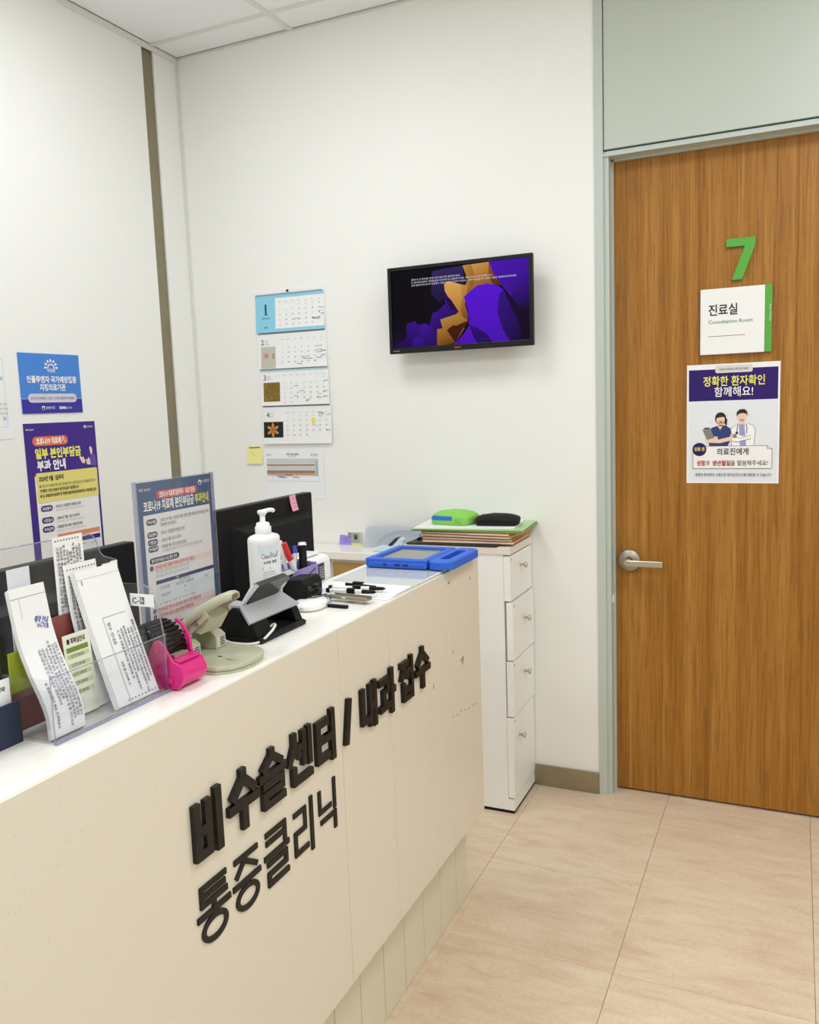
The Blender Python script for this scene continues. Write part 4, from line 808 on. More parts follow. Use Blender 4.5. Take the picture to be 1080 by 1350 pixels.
# ------------------------------------------------------------------ clear brochure holder and what stands in it
bh = thing('brochure_holder', 'clear acrylic brochure holder full of printed slips on the counter front', 'brochure holder', (-.305, -2.01, CT + .0002))
def bhb(mb, name, m): mb.warp(lambda x, y, z: (x + .305, y + 2.01, z - CT - .0002)); return mb.build(name, m, bh)
bz = CT + .0002
bhb(MB().box(-.348, -2.1105, bz, -.2665, -1.9045, bz + .0035), 'base', M_acr)
bhb(MB().box(-.2664, -2.1105, bz, -.2625, -1.9045, bz + .0035), 'base_edge', clear('violet_edge', (.50, .48, .74), .1, .1, haze=.25))
bhb(MB().tube([(-.2645, -2.1103, bz + .004), (-.2645, -2.1103, 1.033)], .0009, 6), 'panel_edge', M_acrE)
top = [(-1.962, 1.182), (-1.950, 1.181), (-1.942, 1.176), (-1.937, 1.165), (-1.933, 1.152), (-1.927, 1.146), (-1.917, 1.142), (-1.904, 1.137)]
bhb(MB().prism([(-2.1105, bz + .0036), (-1.9045, bz + .0036), (-1.9045, 1.12)] + top[::-1] + [(-2.1105, 1.184)], -.348, -.3455, 'x'), 'back_panel', M_acr)
edge = [(-.3467, -2.1105, 1.1842)] + [(-.3467, y, z + .0004) for y, z in top]
bhb(MB().tube(edge, .0009, 6), 'panel_edge', M_acrE)
bhb(MB().box(-.2665, -2.1105, bz + .0036, -.264, -1.9045, 1.0325), 'front_lip', M_acr)
bhb(MB().tube([(-.2652, -2.1105, 1.033), (-.2652, -1.9045, 1.033)], .0008, 6), 'panel_edge', M_acrE)
side = [(-.3454, bz + .0036), (-.2667, bz + .0036), (-.2667, 1.03), (-.272, 1.06), (-.283, 1.092), (-.29, 1.1), (-.30, 1.104), (-.3454, 1.104)]
bhb(MB().prism(side, -1.9072, -1.9045, 'y'), 'side_panel', M_acr)
bhb(MB().tube([(x, -1.9058, z) for x, z in side[1:-1]], .0012, 6), 'panel_edge', M_acrE)
bhb(MB().prism([p for p in side[:3]] + [(-.2667, 1.03), (-.3454, 1.03)], -2.1105, -2.108, 'y'), 'side_panel', M_acr)
lb_ = bhb(MB().box(-.322, -1.9082, 1.072, -.279, -1.9073, 1.09), 'tab_label', M_paper)
P = Print(.05, .02, .0003); P.text(.005, .0135, .0105, 'C-갭', ink('#1c2a38'), bold=.01); P.wf = lambda x, y, z: (x - .322 + .305, -1.9083 - z + 2.01, 1.09 + y - CT - .0002); P.build(lb_)
bhb(MB().box(-.345, -1.917, 1.118, -.3435, -1.905, 1.137).box(-.3435, -1.935, 1.122, -.342, -1.915, 1.136), 'paper_tag', M_paper)
def curved(name, label, cat, prof, y0, y1, m=None, th=.0006, group=None, off=0.0, flare=0.0):
    """sheet whose cross-section prof runs top to bottom as (x, z); y0..y1 across"""
    pts = [V((x - off, 0, z)) for x, z in prof]; cum = [0]
    for a, b in zip(pts, pts[1:]): cum.append(cum[-1] + (b - a).length)
    L = cum[-1]
    def at(v):
        v = min(max(v, 0), L)
        for i in range(len(cum) - 1):
            if v <= cum[i + 1] + 1e-9: break
        f = (v - cum[i]) / (cum[i + 1] - cum[i]); p = pts[i].lerp(pts[i + 1], f); d = (pts[i + 1] - pts[i]).normalized()
        return p, V((-d.z, 0, d.x))
    def S(x, y, z):
        p, n = at(-y); q = p + n * z; return (q.x, y0 + (y1 - y0) * (x / W) - flare * (-y / L) * (1 if x < W / 2 else 0), q.z)
    W = y1 - y0; mb = MB(); N_ = 14
    vs = [S(x, -L * k / N_, z) for z in (0, -th) for k in range(N_ + 1) for x in (0, W)]; n2 = 2 * (N_ + 1); fs = []
    for k in range(N_): i = 2 * k; fs += [(i, i + 2, i + 3, i + 1), (n2 + i, n2 + i + 1, n2 + i + 3, n2 + i + 2), (i, n2 + i, n2 + i + 2, i + 2), (i + 1, i + 3, n2 + i + 3, n2 + i + 1)]
    fs += [(0, 1, n2 + 1, n2), (2 * N_, n2 + 2 * N_, n2 + 2 * N_ + 1, 2 * N_ + 1)]
    mb.add(vs, fs, False); o = mb.build(name, m or M_paper)
    if label: tag(o, label, cat, group)
    return o, Print(W, L, .0003, warp=S), W, L
ppl = ink('#454a58'); ppl2 = ink('#7b8190')
def columns(P, x0, x1, y0, y1, n, m=ppl, h=.0042, seed=1, words=None):
    rnd = random.Random(seed); syl = '진료과목환자안내처방일정검사결과예약접수내과통증주사약국수납문의전화시간오전오후식전금식대장위내시경준비물복용'
    for k in range(n):
        x = x0 + (x1 - x0) * (k + .5) / n; s_ = ''.join(rnd.choice(syl) + (' ' if rnd.random() < .25 else '') for _ in range(int((y1 - y0) / h * (.62 + .35 * rnd.random()))))
        P.text(x, y0 + rnd.random() * .012, h, s_, m, rot=-PI / 2, bold=.012)
def dots(P, x0, x1, y, n, m=ppl):
    for k in range(n): P.circ(x0 + (x1 - x0) * k / (n - 1), y, .0011, m, 2, n=8)
# right pocket
prR = [(-.335, 1.136), (-.318, 1.08), (-.301, 1.03), (-.287, .99), (-.274, .9545)]
ORD = ['second', 'third', 'fourth', 'fifth', 'sixth']
for k in range(3, 0, -1): curved('printed_slip', ORD[k - 1] + ' white slip counted from the front of the right pocket stack', 'paper', [(x, z - .0006 * k) for x, z in prR], -1.994 - .0015 * k, -1.916 - .001 * k, off=.0011 * k, group='slips stacked in the right pocket')
o, P, W, L = curved('printed_slip', 'front white folded slip in the right pocket of the brochure holder', 'paper', prR, -1.994, -1.916)
P.line([(.0, .012), (W, .012)], .0006, lt, 1); P.rect(.007, .013, .0012, .007, ppl2, 2)
P.line([(W - .012, .07), (.023, .07), (.023, L)], .0006, ppl2, 2); P.text(.028, .078, .006, '접수 안내문', ppl, rot=-PI / 2, width=.032)
columns(P, .037, W - .004, .082, L - .014, 6, seed=3); columns(P, .026, .033, .125, L - .02, 1, seed=4); dots(P, .02, W - .006, L - .005, 9); P.build(o)
o, P, W, L = curved('printed_slip', 'densely printed slip just behind the right pocket front slip', 'paper', [(-.3412, 1.147), (-.334, 1.08), (-.312, .985), (-.306, .9555)], -2.006, -1.948)
dots(P, .006, W - .004, .007, 10); columns(P, .003, W - .004, .012, .12, 8, seed=9, h=.0046); P.build(o)
o, P, W, L = curved('printed_slip', 'tallest dotted slip rising above the brochure holder back', 'paper', [(-.3435, 1.186), (-.3432, 1.1), (-.342, .9555)], -2.017, -1.966)
dots(P, .004, W - .008, .005, 9); columns(P, .002, W - .006, .01, .13, 8, seed=11, h=.0046); P.build(o)
# left pocket
prL = [(-.3245, 1.137), (-.321, 1.115), (-.316, 1.085), (-.309, 1.06), (-.296, 1.03), (-.280, 1.0), (-.274, .98), (-.273, .9545)]
for k in range(5, 0, -1): curved('printed_slip', ORD[k - 1] + ' white slip counted from the front of the left curled stack', 'paper', [(x, z - .0008 * k) for x, z in prL], -2.108 + .0006 * k, -2.054 + .0008 * k, off=.0017 * k, group='slips stacked in the left pocket')
o, P, W, L = curved('printed_slip', 'front curled slip with blue handwriting in the left pocket', 'paper', prL, -2.1075, -2.054, flare=.0)
P.line([(.0, .013), (W, .013)], .0006, ppl2, 1); P.line([(.012, .013), (.012, .038), (W * .2, .038)], .0006, lt, 1)
P.text(.027, .046, .009, '예약 안내', ink('#38349a'), rot=-.28, width=.02, bold=.02, slant=.2); P.text(.03, .054, .007, '9시 이후', ink('#38349a'), rot=-.28, width=.017, bold=.02)
columns(P, .018, W - .004, .07, L - .02, 6, seed=21, m=ppl2); columns(P, .006, .016, .12, L - .012, 1, seed=22); P.build(o)
curved('folded_slip', 'grey white folded slip standing tallest in the left pocket', 'paper', [(-.3405, 1.158), (-.3395, 1.06), (-.338, .9555)], -2.094, -2.06, m=M_paper2)
o, P, W, L = curved('price_card', 'cream card with a green table between the two slip stacks', 'card', [(-.312, 1.063), (-.303, .9555)], -2.044, -1.999, m=mat('cream_card', '#e9ebd9', .6))
P.text(.006, .012, .0075, '■ 회복실안내', M_ink, width=.03, bold=.02); P.rect(.004, .017, .036, .0065, ink('#6f8f3a'), 1)
for k in range(5): P.rect(.004, .026 + .012 * k, .036, .006, ink('#c5d2a0'), 1); P.text(.02, .031 + .012 * k, .005, '오전 09:00', ink('#55603a'), 'c', .022)
P.build(o)
slab('booklet', 'dusty red booklet at the back of the clear brochure holder', 'booklet', M_booktan, -.3412, -2.047, bz + .0045, -.3395, -1.95, 1.083)
slab('card', 'short dusty brown card low in the left corner of the brochure holder', 'card', mat('brown_card', '#7a4a42', .5), -.3352, -2.1075, bz + .0045, -.3340, -2.055, 1.005)
slab('booklet', 'lime green booklet behind the left slip stack in the holder', 'booklet', M_lemon, -.3375, -2.107, bz + .0045, -.3360, -2.062, 1.056)
# navy card box at the frame edge
nb = thing('card_box', 'navy card box with white cards at the near left counter edge', 'card holder', (-.345, -2.165, bz))
MB().box(-.03, -.055, 0, .03, .0515, .003).box(.026, -.055, .0031, .03, .0515, .052).box(-.03, -.055, .0031, -.026, .0515, .052).box(-.0259, .048, .0031, .0259, .0515, .05).box(-.0259, -.055, .0031, .0259, -.051, .05).build('box_body', M_navy, nb)
for k, (zt, xo, y1_) in enumerate(((.082, .021, .0465), (.110, .005, .042), (.112, .001, .044))):
    o = MB().box(-.0004, -.045, 0, .0004, y1_ - .0, zt - .004).build('business_card', M_paper); o.location = (-.345 + xo, -2.165, bz + .0035); tag(o, ['white business card in front in the navy card box', 'white business card in the middle of the navy card box', 'white business card at the back of the navy card box'][k], 'card', 'business cards in the navy box')
    if k == 0:
        P = Print(.09, .08, .0003); P.text(.058, .014, .006, '내과 예약', M_ink, width=.026, bold=.02); P.wf = lambda x, y, z: (.0005 + z, -.045 + x, .078 + y); P.build(o)

# ------------------------------------------------------------------ tape dispenser
td = thing('tape_dispenser', 'hot pink tape dispenser with a dark tape roll beside the brochure holder', 'tape dispenser', (-.30, -1.872, bz))
def tdb(mb, name, m): mb.warp(lambda x, y, z: (x + .30, y + 1.872, z - bz)); return mb.build(name, m, td)
ck = [(-.362, .9525), (-.268, bz), (-.250, .9535), (-.2415, .963), (-.2385, .975), (-.2425, .986), (-.250, .990), (-.258, .9925), (-.2665, 1.005), (-.272, 1.015), (-.280, 1.0215), (-.289, 1.0205), (-.297, 1.008), (-.306, .988), (-.33, .972), (-.362, .968)]
tdb(MB().prism(ck, -1.9035, -1.8985, 'y', .001), 'near_cheek', M_pink); ckf = [(x - .010, z - .001 if z > .96 else z) for x, z in ck]
tdb(MB().prism(ckf, -1.8465, -1.8415, 'y', .001), 'far_cheek', M_pink)
tdb(MB().cyl((-.2615, -1.8983, .9705), (-.2615, -1.8467, .9705), .0185, n=24).box(-.355, -1.8983, bz + .001, -.275, -1.8467, bz + .012), 'bridge', M_pink)
tdb(MB().box(-.2725, -1.897, .9885, -.252, -1.848, .9925, .001), 'cutter_ledge', M_pink)
tdb(MB().cyl((-.2835, -1.906, 1.008), (-.2835, -1.9036, 1.008), .005, n=14).cyl((-.262, -1.9055, .9655), (-.262, -1.9036, .9655), .005, n=14), 'rivet', M_pink)
Mr = Matrix.Translation((-.3165, -1.8975, 1.0)) @ Matrix.Rotation(-PI / 2, 4, 'X')
tdb(MB().lathe([(.023, 0), (.037, 0), (.037, .0495), (.023, .0495), (.023, 0)], 32, Mr, True, False), 'tape_roll', M_tape)
mb = MB()
for k in range(30):
    a = 2 * PI * k / 30; mb.box(-.0013, -.0022, -.0262, .0006, .0022, .0262, 0, Matrix.Translation((-.3165 + .0385 * math.cos(a), -1.8725, 1.0 + .0385 * math.sin(a))) @ Matrix.Rotation(-a, 4, 'Y') @ Matrix.Rotation(PI / 2, 4, 'X'))
tdb(mb, 'roll_ridges', M_black)
tdb(MB().lathe([(.008, 0), (.0225, 0), (.0225, .05), (.008, .05), (.008, 0)], 24, Mr, True, False), 'roll_core', M_black)
arc = []
for k in range(13): a = math.radians(62 - 95 * k / 12); arc.append((-.3165 + .0425 * math.cos(a), 1.0 + .0425 * math.sin(a)))
arc += [(-.3165 + .0455 * math.cos(math.radians(62 - 95 * k / 12)), 1.0 + .0455 * math.sin(math.radians(62 - 95 * k / 12))) for k in range(12, -1, -1)]
tdb(MB().prism(arc, -1.8475, -1.8425, 'y'), 'guide_arc', M_pink)
tdb(MB().box(-.282, -1.885, .972, -.2795, -1.866, 1.0), 'tape_end', M_silver)
tdb(MB().box(-.2835, -1.89, .9915, -.256, -1.856, .9945).build if False else MB().box(-.276, -1.888, .9928, -.266, -1.858, .9975), 'cutter_blade', M_gunm)

# ------------------------------------------------------------------ two hole punch
hp = thing('hole_punch', 'grey green two hole punch with a raised lever in front of the sign', 'hole punch', (-.30, -1.765, bz))
def hpb(mb, name, m, parent=None): mb.warp(lambda x, y, z: (x + .30, y + 1.765, z - bz)); return mb.build(name, m, parent or hp)
base = [(-.362, -1.822), (-.27, -1.828), (-.245, -1.824), (-.228, -1.812), (-.218, -1.792), (-.215, -1.765), (-.219, -1.738), (-.23, -1.718), (-.248, -1.706), (-.275, -1.702), (-.362, -1.71)]
hpb(MB().prism(base, bz + .004, bz + .0125, 'z', .0035), 'base', M_punch)
hpb(MB().prism([(x * .985 - .0045, y) for x, y in base], bz, bz + .0039, 'z'), 'base_rim', M_punch)
for yc in (-1.797, -1.733):
    tw_ = hpb(MB().prism([(-.352, bz + .0126), (-.303, bz + .0126), (-.303, .984), (-.312, .9905), (-.346, .998), (-.352, .99)], yc - .013, yc + .013, 'y', .0012), 'punch_head', M_punch)
    mb = MB().box(-.3029, yc - .011, .966, -.3022, yc + .011, .9825); hpb(mb, 'scale_plate', mat('label_silver', '#cfcfc2', .4), tw_)
    mb = MB(); [mb.box(-.3021, yc - .003, .968 + .0036 * k, -.3017, yc + .0085, .9697 + .0036 * k) for k in range(4)]; hpb(mb, 'scale_marks', M_ink, tw_)
    hpb(MB().cyl((-.328, yc, .99), (-.328, yc, 1.004), .0045, n=14), 'punch_pin', M_chrome)
lev = [(-.358, .985), (-.345, 1.004), (-.325, 1.024), (-.30, 1.043), (-.275, 1.056), (-.255, 1.064), (-.244, 1.064)]
hwid = [.034, .036, .036, .033, .027, .019, .010]
mb = MB(); n = len(lev); vs = []
for (x, z), hw in zip(lev, hwid):
    for f_, dz in ((-1, -.019), (-.97, -.003), (-.75, .001), (0, .004), (.75, .001), (.97, -.003), (1, -.019)): vs.append((x, -1.765 + hw * f_, z + dz * min(1, hw / .03) ** .7))
fs = [(i * 7 + k, i * 7 + k + 1, (i + 1) * 7 + k + 1, (i + 1) * 7 + k) for i in range(n - 1) for k in range(6)]; fs = [f[::-1] for f in fs]
mb.add(vs, fs, True); o = hpb(mb, 'lever', M_punch); md = o.modifiers.new('thick', 'SOLIDIFY'); md.thickness = .003; md.offset = -1
hpb(MB().prism([(-.352, .99), (-.335, .982), (-.276, 1.03), (-.284, 1.042), (-.345, 1.0)], -1.7945, -1.7905, 'y').prism([(-.352, .99), (-.335, .982), (-.276, 1.03), (-.284, 1.042), (-.345, 1.0)], -1.7395, -1.7355, 'y').prism([(-.318, 1.006), (-.296, 1.0), (-.280, 1.024), (-.288, 1.036)], -1.7904, -1.7396, 'y'), 'link_bracket', M_punch)
mb = MB(); [mb.cyl((x_, -1.7965, z_), (x_, -1.7946, z_), .0035, n=12) for x_, z_ in ((-.318, 1.004), (-.30, 1.018))]; hpb(mb, 'rivets', M_gunm)
hpb(MB().box(-.29, -1.8288, bz + .006, -.276, -1.8255, bz + .009), 'edge_notch', M_black)
P = Print(.1, .1, .0003); P.poly([(.02, .04), (.03, .036), (.034, .042), (.026, .046)], M_ink, 1); P.line([(.055 + .005 * math.cos(a * PI / 5), .06 + .004 * math.sin(a * PI / 5)) for a in range(11)], .0014, M_ink, 1); P.text(.062, .063, .006, '2 H', M_ink, width=.012)
P.wf = lambda x, y, z: (-.297 + x * .85 + .3, -1.755 + y * .5 + 1.765, .0126 + z); P.build(hp)

# ------------------------------------------------------------------ signature pad on its stand
sp = thing('signature_pad', 'black and silver signature pad on a slanted stand on the counter', 'signature pad', (-.315, -1.585, bz))
def spb(mb, name, m): mb.warp(lambda x, y, z: (x + .315, y + 1.585, z - bz)); return mb.build(name, m, sp)
ya, yb = -1.668, -1.518
spb(MB().prism([(-.372, bz), (-.274, bz), (-.272, .957), (-.278, .960), (-.372, .960)], ya + .006, yb - .002, 'y', .001), 'base_plate', M_black)
sd_ = [(-.372, .9602), (-.28, .9602), (-.2905, .984), (-.322, 1.008), (-.352, 1.004), (-.372, .99)]
spb(MB().prism(sd_, yb - .022, yb - .002, 'y', .0015), 'side_foot', M_black); spb(MB().prism(sd_, ya + .006, ya + .05, 'y', .0015), 'side_foot', M_black)
spb(MB().box(-.372, ya + .0502, .9602, -.35, yb - .0222, 1.0), 'rear_body', M_black)
def plate(pA, pB, pC, pD, t, name, m):
    A, B, C_, D = map(V, (pA, pB, pC, pD)); n_ = (B - A).cross(D - A).normalized() * t
    spb(MB().add([A, B, C_, D, A - n_, B - n_, C_ - n_, D - n_], [(0, 1, 2, 3), (7, 6, 5, 4), (0, 4, 5, 1), (1, 5, 6, 2), (2, 6, 7, 3), (3, 7, 4, 0)]), name, m)
plate((-.287, ya - .006, .988), (-.287, yb, .988), (-.3185, yb - .012, 1.0125), (-.3185, ya + .012, 1.0125), .004, 'silver_band', M_silver)
plate((-.3185, ya + .012, 1.0125), (-.3185, ya + .035, 1.0125), (-.341, ya + .035, 1.016), (-.341, ya + .0, 1.016), .004, 'silver_flange', M_silver)
plate((-.316, ya + .03, 1.0105), (-.316, yb - .030, 1.0105), (-.298, yb + .008, 1.042), (-.298, ya + .045, 1.042), .010, 'pad_screen', M_blackg)
plate((-.2985, ya + .043, 1.0415), (-.2985, yb + .009, 1.0425), (-.309, yb + .009, 1.0485), (-.309, ya + .043, 1.0475), .005, 'silver_lip', M_silver)
plate((-.317, ya + .016, 1.0125), (-.317, ya + .029, 1.0125), (-.299, ya + .0435, 1.0415), (-.305, ya + .036, 1.0435), .004, 'silver_arm', M_silver)
plate((-.317, yb - .034, 1.0125), (-.317, yb - .012, 1.0125), (-.303, yb - .012, 1.029), (-.303, yb - .018, 1.029), .004, 'silver_arm', M_silver)
cb = [(-.36, ya + .004, .963), (-.335, ya - .012, .957), (-.305, ya - .012, .9535), (-.28, ya + .006, .9535), (-.272, ya + .028, .964), (-.2735, ya + .048, .972), (-.282, ya + .056, .972), (-.29, ya + .05, .966)]
def smooth_path(p, n=6):
    p = [V(q) for q in p]; out = []
    for i in range(len(p) - 1):
        a, b, c, d_ = p[max(i - 1, 0)], p[i], p[i + 1], p[min(i + 2, len(p) - 1)]
        for k in range(n): t = k / n; out.append(.5 * ((2 * b) + (c - a) * t + (2 * a - 5 * b + 4 * c - d_) * t * t + (3 * b - a - 3 * c + d_) * t ** 3))
    return out + [p[-1]]
spb(MB().tube(smooth_path(cb), .0022, 8), 'cable', mat('white_cable', '#e2e0d4', .5))

# black card reader beside it
cr = thing('card_reader', 'black card reader block behind the silver signature pad', 'card reader', (-.372, -1.375, bz))
MB().prism([(-.028, .0), (.026, .0), (.032, .02), (.032, .045), (.024, .056), (-.022, .052), (-.028, .03)], -.034, .032, 'y', .003).build('reader_body', M_black, cr)
MB().box(.0322, -.028, .020, .0335, .026, .043, .0005).build('reader_face', M_blackg, cr); MB().box(.0336, -.02, .0305, .0342, .02, .0325).build('card_slot', M_dark, cr)
MB().box(-.02, -.028, -.0002, .024, .026, -.00005).build('rubber_foot', M_dark, cr)

# ------------------------------------------------------------------ hand sanitizer bottle
hs_ = thing('sanitizer_bottle', 'white pump bottle of hand sanitizer in front of the black monitor', 'bottle', (-.405, -1.449, bz))
Me = Matrix.Diagonal((.7, 1, 1, 1))
MB().lathe([(.035, 0), (.0385, .004), (.039, .01), (.039, .140), (.0383, .146), (.034, .1495), (.022, .153), (.0155, .1545)], 36, Me).build('bottle_body', M_whiteP, hs_)
MB().lathe([(.0152, .1548), (.0158, .156), (.0158, .167), (.0135, .1685), (.0125, .1745), (.009, .176), (.0055, .176), (.005, .190)], 24).build('pump_collar', M_whiteP, hs_)
pk = MB().lathe([(.0055, .1885), (.008, .192), (.0095, .194), (.0095, .198), (.008, .1995)], 20)
pk.tube(smooth_path([(0, 0, .1965), (.003, .014, .1975), (.005, .026, .197), (.006, .030, .194)]), .0042, 10); pk.build('pump_nozzle', M_whiteP, hs_)
P = Print(.08, .10, .0002)
P.rect(.006, .0, .068, .125, ink('#eaecee'), 1, 'label'); P.rect(.006, .004, .068, .018, ink('#d6e2ea'), 1.5, 'label'); P.text(.04, .031, .0125, 'CleanWash', ink('#3d4a56'), 'c', .05, .0, 3); P.text(.04, .041, .006, '손소독제 · 겔타입', M_ink, 'c', .04, .02, 3)
P.rect(.016, .047, .022, .0055, ink('#3a3f52'), 2); P.text(.027, .0515, .0042, '효능·효과', wht, 'c', layer=3); P.circ(.066, .022, .002, ink('#4a3f9a'), 3, n=8); P.circ(.042, .021, .0015, ink('#3a9a4a'), 3, n=8)
for k in range(8): P.text(.017, .0595 + .005 * k, .0036, '손 및 피부의 살균 소독 적당량을 취하여 문지른다'[k % 5:], ppl2, width=.036 + .004 * (k % 3))
# the label wraps round the elliptical bottle, facing the customer
A0 = -.52
def wrap(x, y, z):
    a = (x - .04) / .0475 - .45; r = .0392 + z
    return (.7 * r * math.cos(a), r * math.sin(a), .1395 + y)
for kk in list(P.d):
    m_, mb_ = P.d[kk]
    if kk[2] == 'label':
        y_0 = min(v[1] for v in mb_.v); y_1 = max(v[1] for v in mb_.v); zz = mb_.v[0][2]; nb_ = MB(); N_ = 20; x_0 = .006; x_w = .068
        for k in range(N_): nb_.add([(x_0 + x_w * k / N_, y_0, zz), (x_0 + x_w * (k + 1) / N_, y_0, zz), (x_0 + x_w * (k + 1) / N_, y_1, zz), (x_0 + x_w * k / N_, y_1, zz)], [(0, 1, 2, 3)])
        P.d[kk] = [m_, nb_]
P.wf = wrap; P.build(hs_)

# ------------------------------------------------------------------ pen basket and its pens
pb_ = thing('pen_basket', 'lilac plastic pen basket beside the sanitizer bottle', 'basket', (-.414, -1.322, bz))
bx = MB(); bx.box(-.024, -.047, 0, .024, .047, .004, 0)
bx.box(.021, -.047, .0041, .024, .047, .062).box(-.024, -.047, .0041, -.021, .047, .070).box(-.0209, -.047, .0041, .0209, -.044, .066).box(-.0209, .044, .0041, .0209, .047, .066); bx.build('basket_body', M_purple, pb_)
bx = MB()
for k in range(3): bx.box(-.004, -.013, -.0016, .0006, .013, .0016, .0, Matrix.Translation((.0242, .024, .05 - .011 * k)) @ Matrix.Rotation(.3, 4, 'X'))
bx.build('slots', mat('slot_shadow', '#3d3470', .6), pb_)
def pen(label, a, b, r, mbody, mcap, capf, cat='pen', name='pen', group=None, mtip=None):
    a = V(a); b = V(b); d_ = b - a; t = thing(name, label, cat, a, group=group); c = d_ * capf
    MB().cyl((0, 0, 0), c, r, n=12).build('barrel', mbody, t); MB().cyl(c * 1.0005, d_, r * 1.12, r * .95, n=12).build('cap', mcap, t)
    if mtip: MB().cyl(-d_.normalized() * .014, (0, 0, 0), r * .25, r * .9, n=10).build('tip', mtip, t)
    return t
redm = mat('red_cap', '#d32a2e', .35); vcap = mat('violet_cap', '#4b35b4', .35)
pen('white marker with a red cap standing in the lilac basket', (-.404, -1.317, bz + .0075), (-.423, -1.352, bz + .118), .0062, M_whiteP, redm, .66, 'marker', 'marker')
pen('white pen standing behind the red capped marker in the basket', (-.425, -1.33, bz + .0055), (-.43, -1.355, bz + .122), .0045, M_whiteP, M_whiteP, .8)
pen('clear white pen with a violet end in the lilac basket', (-.412, -1.337, bz + .0055), (-.423, -1.311, bz + .106), .0042, mat('frosted_barrel', '#d9dbe6', .3), vcap, .84)
pen('thick black marker with a white end in the lilac basket', (-.41, -1.3, bz + .0115), (-.423, -1.281, bz + .108), .0085, M_black, M_whiteP, .93, 'marker', 'marker')
pen('grey pen standing at the back of the lilac basket', (-.428, -1.315, bz + .0055), (-.43, -1.298, bz + .095), .004, M_dark, M_silver, .7)

# white card terminal standing on the staff desk
wt = thing('card_terminal', 'white card payment terminal with a dark keypad behind the counter edge', 'card terminal', (-.515, -1.19, .8004))
MB().prism([(-.002, 0), (.068, 0), (.068, .19), (.06, .203), (.006, .209), (-.002, .20)], -.06, .068, 'y', .004).build('terminal_body', M_whiteP, wt)
MB().box(.0682, .008, .150, .0690, .036, .190, .0).build('keypad_frame', mat('keypad_brown', '#6a5450', .4), wt); MB().box(.0691, .0105, .153, .0696, .0335, .187).build('keypad', mat('keypad_dark', '#2f2a2c', .3), wt)
mb = MB(); [mb.box(.0697, .0125 + .0068 * i, .156 + .0058 * j, .0704, .0170 + .0068 * i, .1595 + .0058 * j) for i in range(3) for j in range(5)]; mb.build('keys', M_silver, wt)
MB().box(.0605, -.05, .2025, .066, -.02, .2031).build('paper_slot', M_dark, wt); MB().box(.0682, -.052, .17, .0688, -.03, .1725).build('paper_slot', M_dark, wt)
MB().box(.008, -.04, .206, .05, .05, .2125, .003).build('printer_lid', M_whiteP, wt)

# white mouse-like dongle with a black cord
pk_ = thing('charging_puck', 'flat white rounded charging puck with black cords before the pens', 'charger', (-.333, -1.402, bz))
MB().lathe([(.036, 0), (.043, .003), (.044, .008), (.041, .013), (.03, .0165), (.0, .0175)], 32, Matrix.Rotation(.35, 4, 'Z') @ Matrix.Diagonal((.75, 1.12, 1, 1)), cap=False).build('puck_body', M_whiteP, pk_)
MB().tube([(.0335 * math.cos(a), .0505 * math.sin(a) + .004 * math.cos(a), .0075) for a in [2 * PI * k / 40 for k in range(41)]], .0007, 5).build('puck_seam', M_dark, pk_)
MB().tube(smooth_path([(.0, .012, .019), (.012, .04, .0185), (-.006, .055, .010), (-.022, .02, .018), (.004, .0, .019), (.02, .03, .0185), (.01, .06, .004)]), .0009, 6).build('cord', M_black, pk_)
MB().tube(smooth_path([(-.02, -.03, .017), (-.028, .0, .018), (-.03, .035, .01), (-.026, .07, .0025), (-.0, .09, .0020)]), .0009, 6).build('cord', M_black, pk_)

# ------------------------------------------------------------------ papers, pens and tablet at the counter end
zz = bz + .0002
for k, (x, y, r_, lab) in enumerate([(-.309, -1.165, .0, 'lowest white form sheet of the pile under the pens'), (-.312, -1.15, .02, 'second white form sheet of the pile under the pens'), (-.306, -1.135, -.012, 'third white form sheet of the pile under the pens'), (-.308, -1.12, .008, 'topmost white form sheet of the pile under the pens')]):
    o = MB().box(-.1, -.145, 0, .1, .145, .0012).build('form_sheet', M_paper); o.location = (x, y, zz); o.rotation_euler.z = r_; tag(o, lab, 'paper'); zz += .0014
    P = Print(.2, .29, .0002); [P.rect(.01, .012 + .02 * i, .18, .0006, lt, 1) for i in range(4)]; P.wf = lambda a, b, c: (.1 - (-b) * .69, -.145 + a * 1.2 * .3, .0012 + c); P.build(o)
o = MB().box(-.1, -.15, 0, .1, .15, .0012).build('clear_mat', M_glassplate); o.location = (-.307, -1.045, zz); tag(o, 'clear plastic sheet lying under the blue tablet', 'plastic sheet'); zz += .0014
zp = zz + .0055
M_penW = mat('pen_white', '#eceae6', .35)
def desk_pen(label, a, b):
    a = V((*a, zp)); b = V((*b, zp)); d_ = (b - a).normalized(); t = thing('pen', label, 'pen', a)
    L = (b - a).length
    MB().cyl((0, 0, 0), d_ * .008, .0055, n=12).build('end_cap', M_black, t); MB().cyl(d_ * .0081, d_ * (L * .72), .0045, n=12).build('barrel', M_penW, t)
    MB().cyl(d_ * (L * .7201), d_ * (L * .96), .0048, .0035, n=12).build('grip', M_black, t); MB().cyl(d_ * (L * .9601), d_ * L, .003, .0008, n=10).build('tip', M_black, t)
    q = Matrix.Translation(d_ * (L * .5)) @ d_.to_track_quat('X', 'Z').to_matrix().to_4x4(); MB().box(-.009, -.0058, -.0052, .009, .0058, .0062, .001, q).build('strap', M_black, t)
    return t
desk_pen('white pen with black grip lying farther back on the forms', (-.360, -1.283), (-.236, -1.262)); desk_pen('white pen with black grip lying nearer on the forms', (-.352, -1.307), (-.240, -1.297))
